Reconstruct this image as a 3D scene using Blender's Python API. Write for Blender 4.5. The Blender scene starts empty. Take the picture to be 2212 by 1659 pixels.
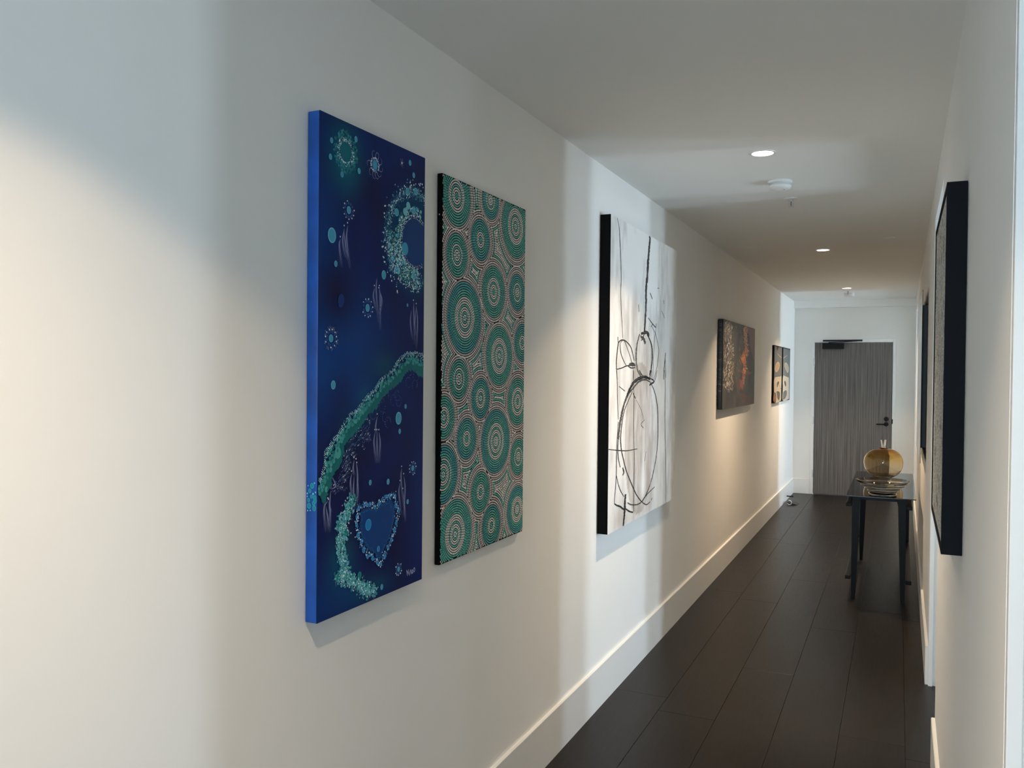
import bpy, bmesh, math, random
from mathutils import Vector, Matrix, noise
C = bpy.context.scene.collection
sc = bpy.context.scene
R = math.radians
random.seed(7)

# ---------------------------------------------------------------- measurements (metres)
H = 2.584                    # ceiling height
XR, SH = 1.430, 0.0040       # right wall: x = XR + SH*y (the corridor widens a hair)
YE = 11.942                  # end wall
WT = 0.12                    # right wall thickness
YN = 1.385                   # near end of the right wall
A0, A1 = 3.84, 4.845         # first doorway in the right wall
B0, B1 = 10.60, 11.72        # second doorway
HD = 2.40                    # doorway head height
XO = 5.0                     # outer wall with the windows
YB = -4.0                    # wall behind the camera
LY = (0.696, 3.867, 7.038, 10.215)   # downlights
def xr(y): return XR + SH*y

# ---------------------------------------------------------------- camera
cam_d = bpy.data.cameras.new('camera'); cam = bpy.data.objects.new('camera', cam_d); C.objects.link(cam)
cam_d.sensor_width = 36; cam_d.lens = 1816.53/2212*36; cam_d.clip_start = 0.02; cam_d.clip_end = 200
yaw, pitch, roll = R(24.709), R(-0.822), R(0.544)
fw = Vector((-math.sin(yaw)*math.cos(pitch), math.cos(yaw)*math.cos(pitch), math.sin(pitch)))
r0 = Vector((math.cos(yaw), math.sin(yaw), 0)); u0 = r0.cross(fw)
r1 = r0*math.cos(roll) + u0*math.sin(roll); u1 = r1.cross(fw)
M = Matrix((r1, u1, -fw)).transposed().to_4x4(); M.translation = Vector((1.292, 0, 1.6))
cam.matrix_world = M
sc.camera = cam

# ---------------------------------------------------------------- sky, lights, exposure
sc.view_settings.view_transform = 'Standard'; sc.view_settings.look = 'None'
sc.view_settings.gamma = 1.0; sc.view_settings.use_curve_mapping = False
sc.view_settings.exposure = 0.28
sc.cycles.use_denoising = True
sc.cycles.max_bounces = 10; sc.cycles.diffuse_bounces = 6; sc.cycles.transmission_bounces = 10; sc.cycles.glossy_bounces = 5
sc.cycles.sample_clamp_indirect = 6.0
sc.cycles.caustics_refractive = True; sc.cycles.caustics_reflective = False
w = bpy.data.worlds.new('overcast_sky'); sc.world = w; w.use_nodes = True
bg = w.node_tree.nodes['Background']; bg.inputs[0].default_value = (0.63, 0.82, 1.0, 1); bg.inputs[1].default_value = 30.0
def portal(y0, y1, z0, z1, x=XO - 0.03, face=90):
    l = bpy.data.lights.new('window_portal', 'AREA'); l.shape = 'RECTANGLE'; l.size = z1 - z0; l.size_y = y1 - y0
    l.cycles.is_portal = True
    o = bpy.data.objects.new('window_portal', l); C.objects.link(o)
    o.location = (x, (y0+y1)/2, (z0+z1)/2); o.rotation_euler = (0, R(face), 0)
WIN = [(-1.6, -1.3, 1.2, 2.0), (1.28, 1.56, .7, 2.2), (4.24, 4.58, 0.0, 2.35), (5.05, 5.35, 0.0, 2.35), (10.8, 11.4, 0.0, 2.35)]  # first entry is an unseen window added to stretch the daylight falloff
for a, b, c, d in WIN: portal(a, b, c, d)
FILL_WIN = (.25, 1.30, .9, 2.1)   # unseen window opening added behind the viewer to raise ambient daylight: x0, x1, z0, z1
l_ = bpy.data.lights.new('window_portal', 'AREA'); l_.shape = 'RECTANGLE'; l_.size = FILL_WIN[1]-FILL_WIN[0]; l_.size_y = FILL_WIN[3]-FILL_WIN[2]; l_.cycles.is_portal = True
o_ = bpy.data.objects.new('window_portal', l_); C.objects.link(o_); o_.location = ((FILL_WIN[0]+FILL_WIN[1])/2, YB+.03, (FILL_WIN[2]+FILL_WIN[3])/2); o_.rotation_euler = (R(90), 0, 0)
LAMP_W, LAMP_COL = 185.0, (1.0, 0.75, 0.50)

# ---------------------------------------------------------------- helpers
def lin(r, g, b):
    f = lambda c: (c/255/12.92) if c/255 <= .04045 else ((c/255+.055)/1.055)**2.4
    return (f(r), f(g), f(b), 1)
def tag(o, label=None, cat=None, group=None, kind=None):
    if label: o['label'] = label
    if cat: o['category'] = cat
    if group: o['group'] = group
    if kind: o['kind'] = kind
    return o
def empty(name, loc, label, cat, group=None, kind=None):
    o = bpy.data.objects.new(name, None); C.objects.link(o); o.location = loc; o.empty_display_size = .05
    return tag(o, label, cat, group, kind)
def obj(name, bm, m, parent=None, smooth=None, loc=None):
    """link bm as one mesh object; vertices are given in world space and re-based on the parent or loc"""
    base = Vector(loc) if loc else (parent_loc(parent) if parent else Vector((0, 0, 0)))
    for v in bm.verts: v.co -= base
    bmesh.ops.recalc_face_normals(bm, faces=bm.faces)
    me = bpy.data.meshes.new(name); bm.to_mesh(me); bm.free()
    for mm in (m if isinstance(m, (list, tuple)) else [m]): me.materials.append(mm)
    if smooth is not None:
        for p_ in me.polygons: p_.use_smooth = True
        try: me.set_sharp_from_angle(angle=R(smooth))
        except Exception: pass
    o = bpy.data.objects.new(name, me); C.objects.link(o)
    if parent:
        o.parent = parent; o.location = base - parent_loc(parent)
    else: o.location = base
    return o
def parent_loc(p):
    v = Vector((0, 0, 0))
    while p: v += Vector(p.location); p = p.parent
    return v
def box(bm, x0, x1, y0, y1, z0, z1, bev=0, seg=2, shear=0, mi=0):
    vs = [bm.verts.new((x + shear*y, y, z)) for x in (x0, x1) for y in (y0, y1) for z in (z0, z1)]
    idx = [(0,1,3,2),(4,6,7,5),(0,4,5,1),(2,3,7,6),(0,2,6,4),(1,5,7,3)]
    fs = [bm.faces.new([vs[i] for i in f]) for f in idx]
    for f in fs: f.material_index = mi
    if bev:
        es = list({e for f in fs for e in f.edges})
        bmesh.ops.bevel(bm, geom=es, offset=bev, segments=seg, affect='EDGES', profile=.5)
    return bm
def prism(bm, poly, axis, a, b):
    """poly in the two other axes, extruded along axis from a to b"""
    def P(u, v, t): return {'x': (t, u, v), 'y': (u, t, v), 'z': (u, v, t)}[axis]
    lo = [bm.verts.new(P(u, v, a)) for u, v in poly]; hi = [bm.verts.new(P(u, v, b)) for u, v in poly]
    n = len(poly); bm.faces.new(lo); bm.faces.new(hi[::-1])
    for i in range(n): bm.faces.new((lo[i], lo[(i+1) % n], hi[(i+1) % n], hi[i]))
    return bm
def lathe(bm, prof, cx, cy, n=48, mat=None):
    """prof: list of (r, z)"""
    rings = []
    for r, z in prof:
        if r < 1e-5: rings.append([bm.verts.new((cx, cy, z))])
        else: rings.append([bm.verts.new((cx + r*math.cos(2*math.pi*i/n), cy + r*math.sin(2*math.pi*i/n), z)) for i in range(n)])
    for a, b in zip(rings, rings[1:]):
        for i in range(n):
            j = (i+1) % n
            if len(a) == 1 and len(b) == 1: continue
            if len(a) == 1: bm.faces.new((a[0], b[j], b[i]))
            elif len(b) == 1: bm.faces.new((a[i], a[j], b[0]))
            else: bm.faces.new((a[i], a[j], b[j], b[i]))
    return bm
def tube(bm, pts, rad, n=12, caps=True):
    pts = [Vector(p_) for p_ in pts]; rings = []
    for i, p_ in enumerate(pts):
        d = (pts[min(i+1, len(pts)-1)] - pts[max(i-1, 0)]).normalized()
        s = d.cross(Vector((0, 0, 1)));
        if s.length < .05: s = d.cross(Vector((1, 0, 0)))
        s.normalize(); t = s.cross(d); rr = rad[i] if isinstance(rad, (list, tuple)) else rad
        rings.append([bm.verts.new(p_ + s*rr*math.cos(2*math.pi*k/n) + t*rr*math.sin(2*math.pi*k/n)) for k in range(n)])
    for a, b in zip(rings, rings[1:]):
        for k in range(n): bm.faces.new((a[k], a[(k+1) % n], b[(k+1) % n], b[k]))
    if caps: bm.faces.new(rings[0]); bm.faces.new(rings[-1][::-1])
    return bm
B = bmesh.new

# ---------------------------------------------------------------- materials
MATS = {}
def mat(name, col, rough=.5, metal=0, spec=.5, bump=None, var=None, coat=0):
    """principled with optional noise: bump=(scale, strength), var=(scale, amount, (sx,sy,sz))"""
    if name in MATS: return MATS[name]
    m = bpy.data.materials.new(name); m.use_nodes = True; nt = m.node_tree; N = nt.nodes; L = nt.links
    p_ = N['Principled BSDF']; p_.inputs['Roughness'].default_value = rough; p_.inputs['Metallic'].default_value = metal
    p_.inputs['Specular IOR Level'].default_value = spec; p_.inputs['Base Color'].default_value = col
    if coat: p_.inputs['Coat Weight'].default_value = coat; p_.inputs['Coat Roughness'].default_value = .05
    tc = N.new('ShaderNodeTexCoord')
    if bump:
        n1 = N.new('ShaderNodeTexNoise'); n1.inputs['Scale'].default_value = bump[0]; n1.inputs['Detail'].default_value = 3
        b_ = N.new('ShaderNodeBump'); b_.inputs['Strength'].default_value = bump[1]; b_.inputs['Distance'].default_value = .002
        L.new(tc.outputs['Object'], n1.inputs['Vector']); L.new(n1.outputs['Fac'], b_.inputs['Height']); L.new(b_.outputs['Normal'], p_.inputs['Normal'])
    if var:
        mp = N.new('ShaderNodeMapping'); mp.inputs['Scale'].default_value = var[2]
        n2 = N.new('ShaderNodeTexNoise'); n2.inputs['Scale'].default_value = var[0]; n2.inputs['Detail'].default_value = 5
        r_ = N.new('ShaderNodeValToRGB'); a_ = var[1]
        r_.color_ramp.elements[0].position = .3; r_.color_ramp.elements[1].position = .7
        r_.color_ramp.elements[0].color = (col[0]*(1-a_), col[1]*(1-a_), col[2]*(1-a_), 1)
        r_.color_ramp.elements[1].color = (min(1, col[0]*(1+a_)), min(1, col[1]*(1+a_)), min(1, col[2]*(1+a_)), 1)
        L.new(tc.outputs['Object'], mp.inputs[0]); L.new(mp.outputs[0], n2.inputs['Vector']); L.new(n2.outputs['Fac'], r_.inputs[0]); L.new(r_.outputs[0], p_.inputs['Base Color'])
    MATS[name] = m; return m
def pigment(name, rough=.5, bump=None, spec=.4):
    if name in MATS: return MATS[name]
    m = mat(name, (1, 1, 1, 1), rough, bump=bump, spec=spec); nt = m.node_tree
    a = nt.nodes.new('ShaderNodeAttribute'); a.attribute_name = 'Col'
    nt.links.new(a.outputs['Color'], nt.nodes['Principled BSDF'].inputs['Base Color']); return m
def emit(name, col, s):
    m = bpy.data.materials.new(name); m.use_nodes = True; nt = m.node_tree; nt.nodes.clear()
    e = nt.nodes.new('ShaderNodeEmission'); o = nt.nodes.new('ShaderNodeOutputMaterial'); e.inputs[0].default_value = col; e.inputs[1].default_value = s
    nt.links.new(e.outputs[0], o.inputs[0]); return m
wall_m = mat('wall_paint', (.87, .855, .815, 1), .6, spec=.25, bump=(900, .05), var=(2, .012, (1, 1, 1)))
ceil_m = mat('ceiling_paint', (.88, .86, .81, 1), .8, spec=.15, bump=(700, .05))
trim_m = mat('trim_enamel', (.84, .83, .80, 1), .3, spec=.5)
black_m = mat('black_metal', (.005, .005, .005, 1), .4, spec=.2)
blackwood_m = mat('black_lacquered_wood', (.003, .003, .003, 1), .35, spec=.15, bump=(60, .1))
whiteplastic_m = mat('white_plastic', (.82, .82, .80, 1), .4)
chrome_m = mat('brushed_steel', (.6, .6, .6, 1), .3, 1)

def floor_mat():
    m = mat('dark_stained_oak', (.02, .016, .014, 1), .34, spec=.2); nt = m.node_tree; N = nt.nodes; L = nt.links; p_ = N['Principled BSDF']
    tc = N.new('ShaderNodeTexCoord'); mp = N.new('ShaderNodeMapping'); mp.inputs['Scale'].default_value = (9, .9, 1)
    oi = N.new('ShaderNodeObjectInfo'); add = N.new('ShaderNodeVectorMath'); add.operation = 'ADD'
    mul = N.new('ShaderNodeMath'); mul.operation = 'MULTIPLY'; mul.inputs[1].default_value = 37
    L.new(oi.outputs['Random'], mul.inputs[0]); L.new(tc.outputs['Object'], add.inputs[0]); L.new(mul.outputs[0], add.inputs[1]); L.new(add.outputs[0], mp.inputs[0])
    n1 = N.new('ShaderNodeTexNoise'); n1.inputs['Scale'].default_value = 1.2; n1.inputs['Detail'].default_value = 2; n1.inputs['Distortion'].default_value = .6
    L.new(mp.outputs[0], n1.inputs['Vector'])
    ml = N.new('ShaderNodeMath'); ml.operation = 'MULTIPLY'; ml.inputs[1].default_value = 26; L.new(n1.outputs['Fac'], ml.inputs[0])
    fr = N.new('ShaderNodeMath'); fr.operation = 'PINGPONG'; fr.inputs[1].default_value = 1; L.new(ml.outputs[0], fr.inputs[0])
    mp2 = N.new('ShaderNodeMapping'); mp2.inputs['Scale'].default_value = (220, 8, 1); L.new(add.outputs[0], mp2.inputs[0])
    n2 = N.new('ShaderNodeTexNoise'); n2.inputs['Scale'].default_value = 1; n2.inputs['Detail'].default_value = 4; L.new(mp2.outputs[0], n2.inputs['Vector'])
    mx = N.new('ShaderNodeMath'); mx.operation = 'MULTIPLY_ADD'; mx.inputs[1].default_value = .55; L.new(fr.outputs[0], mx.inputs[0]); L.new(n2.outputs['Fac'], mx.inputs[2])
    r_ = N.new('ShaderNodeValToRGB'); r_.color_ramp.elements[0].position = .25; r_.color_ramp.elements[1].position = 1.1 if False else 1.0
    r_.color_ramp.elements[0].color = (.0045, .0030, .0022, 1); r_.color_ramp.elements[1].color = (.0105, .0072, .0054, 1)
    L.new(mx.outputs[0], r_.inputs[0])
    hs = N.new('ShaderNodeHueSaturation'); vr = N.new('ShaderNodeMapRange'); vr.inputs['To Min'].default_value = .9; vr.inputs['To Max'].default_value = 1.12
    L.new(oi.outputs['Random'], vr.inputs[0]); L.new(vr.outputs[0], hs.inputs['Value']); L.new(r_.outputs[0], hs.inputs['Color']); L.new(hs.outputs[0], p_.inputs['Base Color'])
    bp = N.new('ShaderNodeBump'); bp.inputs['Strength'].default_value = .22; bp.inputs['Distance'].default_value = .0006
    L.new(mx.outputs[0], bp.inputs['Height']); L.new(bp.outputs[0], p_.inputs['Normal'])
    rr = N.new('ShaderNodeMapRange'); rr.inputs['To Min'].default_value = .30; rr.inputs['To Max'].default_value = .42; L.new(n2.outputs['Fac'], rr.inputs[0]); L.new(rr.outputs[0], p_.inputs['Roughness'])
    return m
oak_m = floor_mat()

# ================================================================ SETTING
# floor: a base slab and one mesh per plank
fl = empty('floor', (0, 0, 0), 'dark brown stained oak plank floor running down the corridor', 'floor', kind='structure')
obj('base_slab', box(B(), -.15, XO, YB, YE+.15, -.12, -.014), mat('dark_joint', (.003, .0025, .002, 1), .8), fl)
PW = 0.2655
rng = random.Random(11)
for k in range(19):
    x0 = .0105 + PW*k; x1 = min(x0 + PW, XO)
    y = YB - rng.uniform(0, 1.6)
    if k == 2: y = 6.877 - 2.2*5
    if k == 3: y = 7.822 - 2.2*6
    while y < YE:
        ln = 2.2
        ya, yb = max(y, YB), min(y+ln, YE)
        if yb - ya > .05:
            bm = box(B(), x0+.0006, x1-.0006, ya+.0006, yb-.0006, -.014, 0, bev=.0009, seg=1)
            obj('plank', bm, oak_m, fl, loc=((x0+x1)/2, (ya+yb)/2, 0))
        y += ln
bm = B(); box(bm, -.15, XO+.15, YB-.15, YE+.15, H, H+.15)
tag(obj('ceiling', bm, ceil_m), 'plain matte white ceiling over the corridor', 'ceiling', kind='structure')
bm = B(); box(bm, -.15, 0, YB-.15, YE+.15, -.12, H)
tag(obj('wall_left', bm, wall_m), 'long white left wall on which most of the pictures hang', 'wall', kind='structure')
# right wall with its two doorways (heads at 2.40 m)
bm = B()
segs = [(YN, A0, 0, H), (A0, A1, HD, H), (A1, B0, 0, H), (B0, B1, HD, H), (B1, YE, 0, H)]
def xz_outline(x0, x1): return [(x0, 0), (x1, 0)]
for y0, y1, z0, z1 in segs: box(bm, XR, XR+WT, y0, y1, z0, z1, shear=SH)
bmesh.ops.remove_doubles(bm, verts=bm.verts, dist=1e-5)
tag(obj('wall_right', bm, wall_m), 'white right wall broken by two tall doorways', 'wall', kind='structure')
# door linings of the right-wall doorways: flush white lip and a deeper stop
def lining(y, side, name, label, ztop=HD):
    """side=+1: jamb at the far side of an opening, its face looks towards -y"""
    bm = B(); s = -side
    y_a, y_b = sorted((y + s*.022, y)); box(bm, xr(y)+.0008, xr(y)+.021, y_a, y_b, 0, ztop, bev=.0015)
    y_a, y_b = sorted((y + s*.008, y)); box(bm, xr(y)+.021, xr(y)+WT-.001, y_a, y_b, 0, ztop)
    y_a, y_b = sorted((y + s*.036, y)); box(bm, xr(y)+.048, xr(y)+.075, y_a, y_b, 0, ztop, bev=.0015)
    return tag(obj(name, bm, trim_m), label, 'door jamb', kind='structure')
lining(YN, 1, 'trim_1', 'white jamb strip closing the nearest end of the right wall', H)
lining(A0, -1, 'trim_2', 'near white jamb of the first doorway, behind the wall with the grey picture')
lining(A1, 1, 'trim_3', 'white stepped jamb on the far side of the first doorway')
lining(B0, -1, 'trim_4', 'near white jamb of the second doorway close to the end wall')
lining(B1, 1, 'trim_5', 'white jamb on the far side of the second doorway')
# end wall with the door recess
DX0, DX1, DZ = .262, 1.216, 2.031
bm = B()
box(bm, -.15, DX0-.004, YE, YE+.15, -.12, H); box(bm, DX1+.004, XO, YE, YE+.15, -.12, H); box(bm, DX0-.004, DX1+.004, YE, YE+.15, DZ+.004, H)
tag(obj('wall_end', bm, wall_m), 'white end wall that holds the grey wooden door', 'wall', kind='structure')
bm = B(); box(bm, 0, xr(YE), YE-.12, YE, 2.492, H)
tag(obj('trim_6', bm, wall_m), 'shallow white bulkhead across the top of the end wall', 'bulkhead', kind='structure')
# outer walls and the walls of the side rooms
bm = B(); ys = [YB-.15] + [v for w_ in WIN for v in w_[:2]] + [YE+.15]
for i in range(0, len(ys), 2): box(bm, XO, XO+.15, ys[i], ys[i+1], -.12, H)
for a, b, c, d in WIN: box(bm, XO, XO+.15, a, b, d, H); box(bm, XO, XO+.15, a, b, -.12, c)
tag(obj('wall_outer', bm, wall_m), 'outer wall with tall windows beyond the side rooms', 'wall', kind='structure')
bm = B(); wa, wb, wc, wd = FILL_WIN
for q in ((-.15, wa, -.12, H), (wb, XO+.15, -.12, H), (wa, wb, -.12, wc), (wa, wb, wd, H)): box(bm, q[0], q[1], YB-.15, YB, q[2], q[3])
tag(obj('wall_back', bm, wall_m), 'white wall behind the viewer', 'wall', kind='structure')
for n_, (ya, yb) in enumerate([(2.9, 3.0), (6.2, 6.3), (9.6, 9.7)]):
    bm = B(); box(bm, xr(ya)+WT+.001, XO, ya, yb, 0, H)
    tag(obj('wall_partition', bm, wall_m), ['white cross wall on the near side of the first side room', 'white cross wall on the far side of the first side room', 'white cross wall on the near side of the last side room'][n_], 'wall', kind='structure')
for i, (a, b, c, d) in enumerate(WIN):
    wn = empty('window_%d' % (i+1), (XO+.05, (a+b)/2, 0), ['small window of the room behind the viewer', 'window of the room beside the near end of the corridor', 'narrow full-height window opposite the first doorway', 'slim window slot at the back of the first side room', 'narrow full-height window opposite the second doorway'][i], 'window', kind='structure')
    bm = B(); t = .02
    for q in ((a, a+t, c, d), (b-t, b, c, d), (a, b, c, c+t), (a, b, d-t, d)): box(bm, XO+.02, XO+.08, q[0], q[1], q[2], q[3])
    obj('window_frame', bm, trim_m, wn)
# baseboards
BH, BT = .20, .014
def baseboard(name, y0, y1, label, right=False):
    bm = B()
    if not right: prof = [(0, 0), (BT, 0), (BT, BH-.003), (BT-.003, BH), (0, BH)]; prism(bm, prof, 'y', y0, y1)
    else:
        prof = [(0, 0), (-BT, 0), (-BT, BH-.003), (-BT+.003, BH), (0, BH)]; prism(bm, prof, 'y', y0, y1)
        for v in bm.verts: v.co.x += xr(v.co.y)
    tag(obj(name, bm, trim_m), label, 'baseboard', kind='structure')
baseboard('baseboard_left', YB, YE, 'tall white baseboard along the left wall')
baseboard('baseboard_right', YN, A0, 'tall white baseboard under the nearest part of the right wall', True)
baseboard('baseboard_right', A1, B0, 'tall white baseboard of the right wall behind the black console table', True)
for i, (xa, xb) in enumerate([(BT, .215), (1.255, xr(YE))]):
    bm = B(); prism(bm, [(YE, 0), (YE-BT, 0), (YE-BT, BH-.003), (YE-BT+.003, BH), (YE, BH)], 'x', xa, xb)
    tag(obj('baseboard_end', bm, trim_m), ['short white baseboard left of the grey door', 'short white baseboard right of the grey door'][i], 'baseboard', kind='structure')

# ================================================================ END DOOR
def door_veneer():
    m = mat('grey_wood_veneer', (.12, .11, .10, 1), .45, spec=.4); nt = m.node_tree; N = nt.nodes; L = nt.links
    tc = N.new('ShaderNodeTexCoord'); mp = N.new('ShaderNodeMapping'); mp.inputs['Scale'].default_value = (75, 1, 1.1)
    n1 = N.new('ShaderNodeTexNoise'); n1.inputs['Scale'].default_value = 1; n1.inputs['Detail'].default_value = 6; n1.inputs['Roughness'].default_value = .65
    r_ = N.new('ShaderNodeValToRGB'); r_.color_ramp.elements[0].position = .3; r_.color_ramp.elements[1].position = .72
    r_.color_ramp.elements[0].color = lin(66, 62, 60); r_.color_ramp.elements[1].color = lin(134, 127, 121)
    L.new(tc.outputs['Object'], mp.inputs[0]); L.new(mp.outputs[0], n1.inputs['Vector']); L.new(n1.outputs['Fac'], r_.inputs[0]); L.new(r_.outputs[0], N['Principled BSDF'].inputs['Base Color'])
    return m
door = empty('door_1', ((DX0+DX1)/2, YE, 0), 'grey wood-grain door in a white frame closing the end of the corridor', 'door', kind='structure')
obj('door_leaf', box(B(), DX0+.003, DX1-.004, YE+.004, YE+.045, .006, DZ-.004, bev=.0015), door_veneer(), door)
bm = B(); f0 = YE-.006; f1 = YE+.006
box(bm, DX0-.046, DX0-.001, f0, f1, 0, DZ+.046, bev=.002); box(bm, DX1+.001, DX1+.037, f0, f1, 0, DZ+.046, bev=.002); box(bm, DX0-.001, DX1+.001, f0, f1, DZ+.001, DZ+.046, bev=.002)
box(bm, DX0-.004, DX1+.004, YE+.046, YE+.06, 0, DZ+.004)
obj('door_frame', bm, [trim_m], door)
for z in (.276, .99, 1.77):
    bm = B(); tube(bm, [(DX0-.004, YE-.006, z-.05), (DX0-.004, YE-.006, z+.05)], .0065, 10); box(bm, DX0-.014, DX0-.002, YE-.0085, YE-.006, z-.05, z+.05)
    obj('hinge', bm, chrome_m, door, smooth=40)
bm = box(B(), .358, .625, YE-.055, YE+.003, 1.945, 2.022, bev=.003)
cl = obj('door_closer', bm, mat('bronze_black_cover', (.008, .0075, .007, 1), .5, spec=.2), door)
bm = box(B(), .362, .85, YE-.026, YE-.006, 2.046, 2.066, bev=.002)
obj('closer_track', bm, black_m, door)
bm = prism(B(), [(.43, 2.028), (.44, 2.036), (.78, 2.050), (.79, 2.043), (.47, 2.026)], 'y', YE-.046, YE-.032); tube(bm, [(.45, YE-.04, 2.015), (.45, YE-.04, 2.034)], .011, 14)
obj('closer_arm', bm, black_m, door)
bm = B(); 
def disc_y(bm, x, z, r, y0, y1, n=28): 
    return tube(bm, [(x, y0, z), (x, y1, z)], r, n)
disc_y(bm, 1.149, 1.034, .030, YE-.012, YE+.004); disc_y(bm, 1.149, 1.034, .022, YE-.018, YE-.012)
box(bm, 1.143, 1.155, YE-.034, YE-.018, 1.012, 1.056, bev=.003)
obj('deadbolt', bm, black_m, door, smooth=35)
bm = B(); disc_y(bm, 1.149, .968, .028, YE-.010, YE+.004)
lv = obj('lever_rosette', bm, black_m, door, smooth=35)
bm = B(); tube(bm, [(1.149, YE-.008, .968), (1.149, YE-.05, .968), (1.135, YE-.06, .968), (1.09, YE-.062, .967), (1.04, YE-.060, .966), (1.032, YE-.058, .966)], [.011, .011, .0105, .0095, .0085, .006], 14)
obj('lever_handle', bm, black_m, door, smooth=50)
obj('strike_plate', box(B(), 1.213, 1.226, YE-.010, YE-.002, .975, 1.035, bev=.002), black_m, door)
bm = box(B(), DX0+.002, DX1-.002, YE+.0, YE+.02, 0.0, .005); obj('threshold', bm, black_m, door)

# ================================================================ CEILING THINGS
glow_m = emit('lamp_glow', (1, .93, .82, 1), 12)
def downlight(y, label, k=1.0):
    t = empty('recessed_downlight', (.727 + .0022*(y-3.8), y, H), label, 'downlight', 'row of recessed downlights in the corridor ceiling')
    x = t.location.x
    bm = lathe(B(), [(.0465, H-.0005), (.0465, H-.004), (.050, H-.0055), (.057, H-.004), (.059, H-.0002)], x, y, 40)
    obj('trim_ring', bm, trim_m, t, smooth=50)
    bm = lathe(B(), [(0, H-.0025), (.0465, H-.002)], x, y, 40)
    obj('diffuser', bm, glow_m, t)
    l = bpy.data.lights.new('lamp_beam', 'SPOT'); l.energy = LAMP_W*k; l.color = LAMP_COL; l.spot_size = R(111); l.spot_blend = .2; l.shadow_soft_size = .022
    l.use_nodes = True; nt = l.node_tree; tcn = nt.nodes.new('ShaderNodeTexCoord'); sp = nt.nodes.new('ShaderNodeSeparateXYZ'); ab = nt.nodes.new('ShaderNodeMath'); ab.operation = 'ABSOLUTE'; pw = nt.nodes.new('ShaderNodeMath'); pw.operation = 'POWER'; pw.inputs[1].default_value = 5.0
    nt.links.new(tcn.outputs['Normal'], sp.inputs[0]); nt.links.new(sp.outputs['Z'], ab.inputs[0]); nt.links.new(ab.outputs[0], pw.inputs[0]); nt.links.new(pw.outputs[0], nt.nodes['Emission'].inputs['Strength'])
    o = bpy.data.objects.new('lamp_beam', l); C.objects.link(o); o.parent = t; o.location = (0, 0, -.03)
downlight(LY[0], 'recessed downlight above the blue dotted painting, just out of view over the viewer', .84)
downlight(LY[1], 'largest recessed downlight, between the viewer and the smoke alarm', .85)
downlight(LY[2], 'middle recessed downlight of the three in view, alone on bare ceiling', 1.35)
downlight(LY[3], 'smallest, farthest recessed downlight, just before the end wall', 1.2)
def alarm(x, y, label):
    t = empty('smoke_alarm', (x, y, H), label, 'smoke alarm')
    bm = lathe(B(), [(0, H), (.060, H), (.060, H-.009), (.056, H-.012), (0, H-.012)], x, y, 44); obj('mounting_plate', bm, whiteplastic_m, t, smooth=40)
    bm = lathe(B(), [(.040, H-.012), (.040, H-.019), (.054, H-.0215), (.0565, H-.027), (.052, H-.036), (.040, H-.042), (.02, H-.0445), (0, H-.045)], x, y, 44); obj('cover', bm, whiteplastic_m, t, smooth=40)
    bm = lathe(B(), [(0, H-.0462), (.0035, H-.0455), (.0035, H-.043)], x+.022, y-.01, 14); obj('indicator_lamp', bm, mat('grey_plastic', (.25, .25, .24, 1), .4), t)
alarm(.726, 4.475, 'round white smoke alarm beside the largest downlight')
alarm(.735, 10.86, 'round white smoke alarm by the farthest downlight')
def sprinkler(x, y, label):
    t = empty('fire_sprinkler', (x, y, H), label, 'sprinkler')
    bm = lathe(B(), [(.0, H-.001), (.012, H-.001), (.016, H-.006), (.038, H-.0045), (.041, H-.001), (.041, H)], x, y, 32); obj('escutcheon', bm, whiteplastic_m, t, smooth=40)
    bm = B(); tube(bm, [(x, y, H), (x, y, H-.018)], .009, 14)
    for s in (-1, 1): tube(bm, [(x+s*.006, y, H-.014), (x+s*.012, y, H-.024), (x+s*.010, y, H-.036), (x, y, H-.044)], .0022, 8)
    obj('frame_arms', bm, mat('satin_white_metal', (.6, .6, .58, 1), .4), t, smooth=50)
    bm = B(); tube(bm, [(x, y, H-.016), (x, y, H-.040)], .002, 8); obj('glass_bulb', bm, mat('dark_bulb', (.12, .05, .04, 1), .15), t)
    bm = lathe(B(), [(0, H-.044), (.015, H-.0445), (.015, H-.0455), (0, H-.0465)], x, y, 20); obj('deflector', bm, MATS['satin_white_metal'], t)
sprinkler(.729, 4.933, 'small white fire sprinkler behind the nearer smoke alarm')
sprinkler(.737, 10.552, 'small white fire sprinkler just beyond the farthest downlight')
for x, y, lb in ((1.214, 6.579, 'flat white cover disc in the ceiling, right of the middle downlight'), (.218, 6.695, 'flat white cover disc in the ceiling, left of the middle downlight')):
    tag(obj('ceiling_cover', lathe(B(), [(0, H-.0035), (.036, H-.003), (.040, H-.001), (.040, H)], x, y, 32), trim_m, smooth=40, loc=(x, y, H)), lb, 'cover plate')

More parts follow.
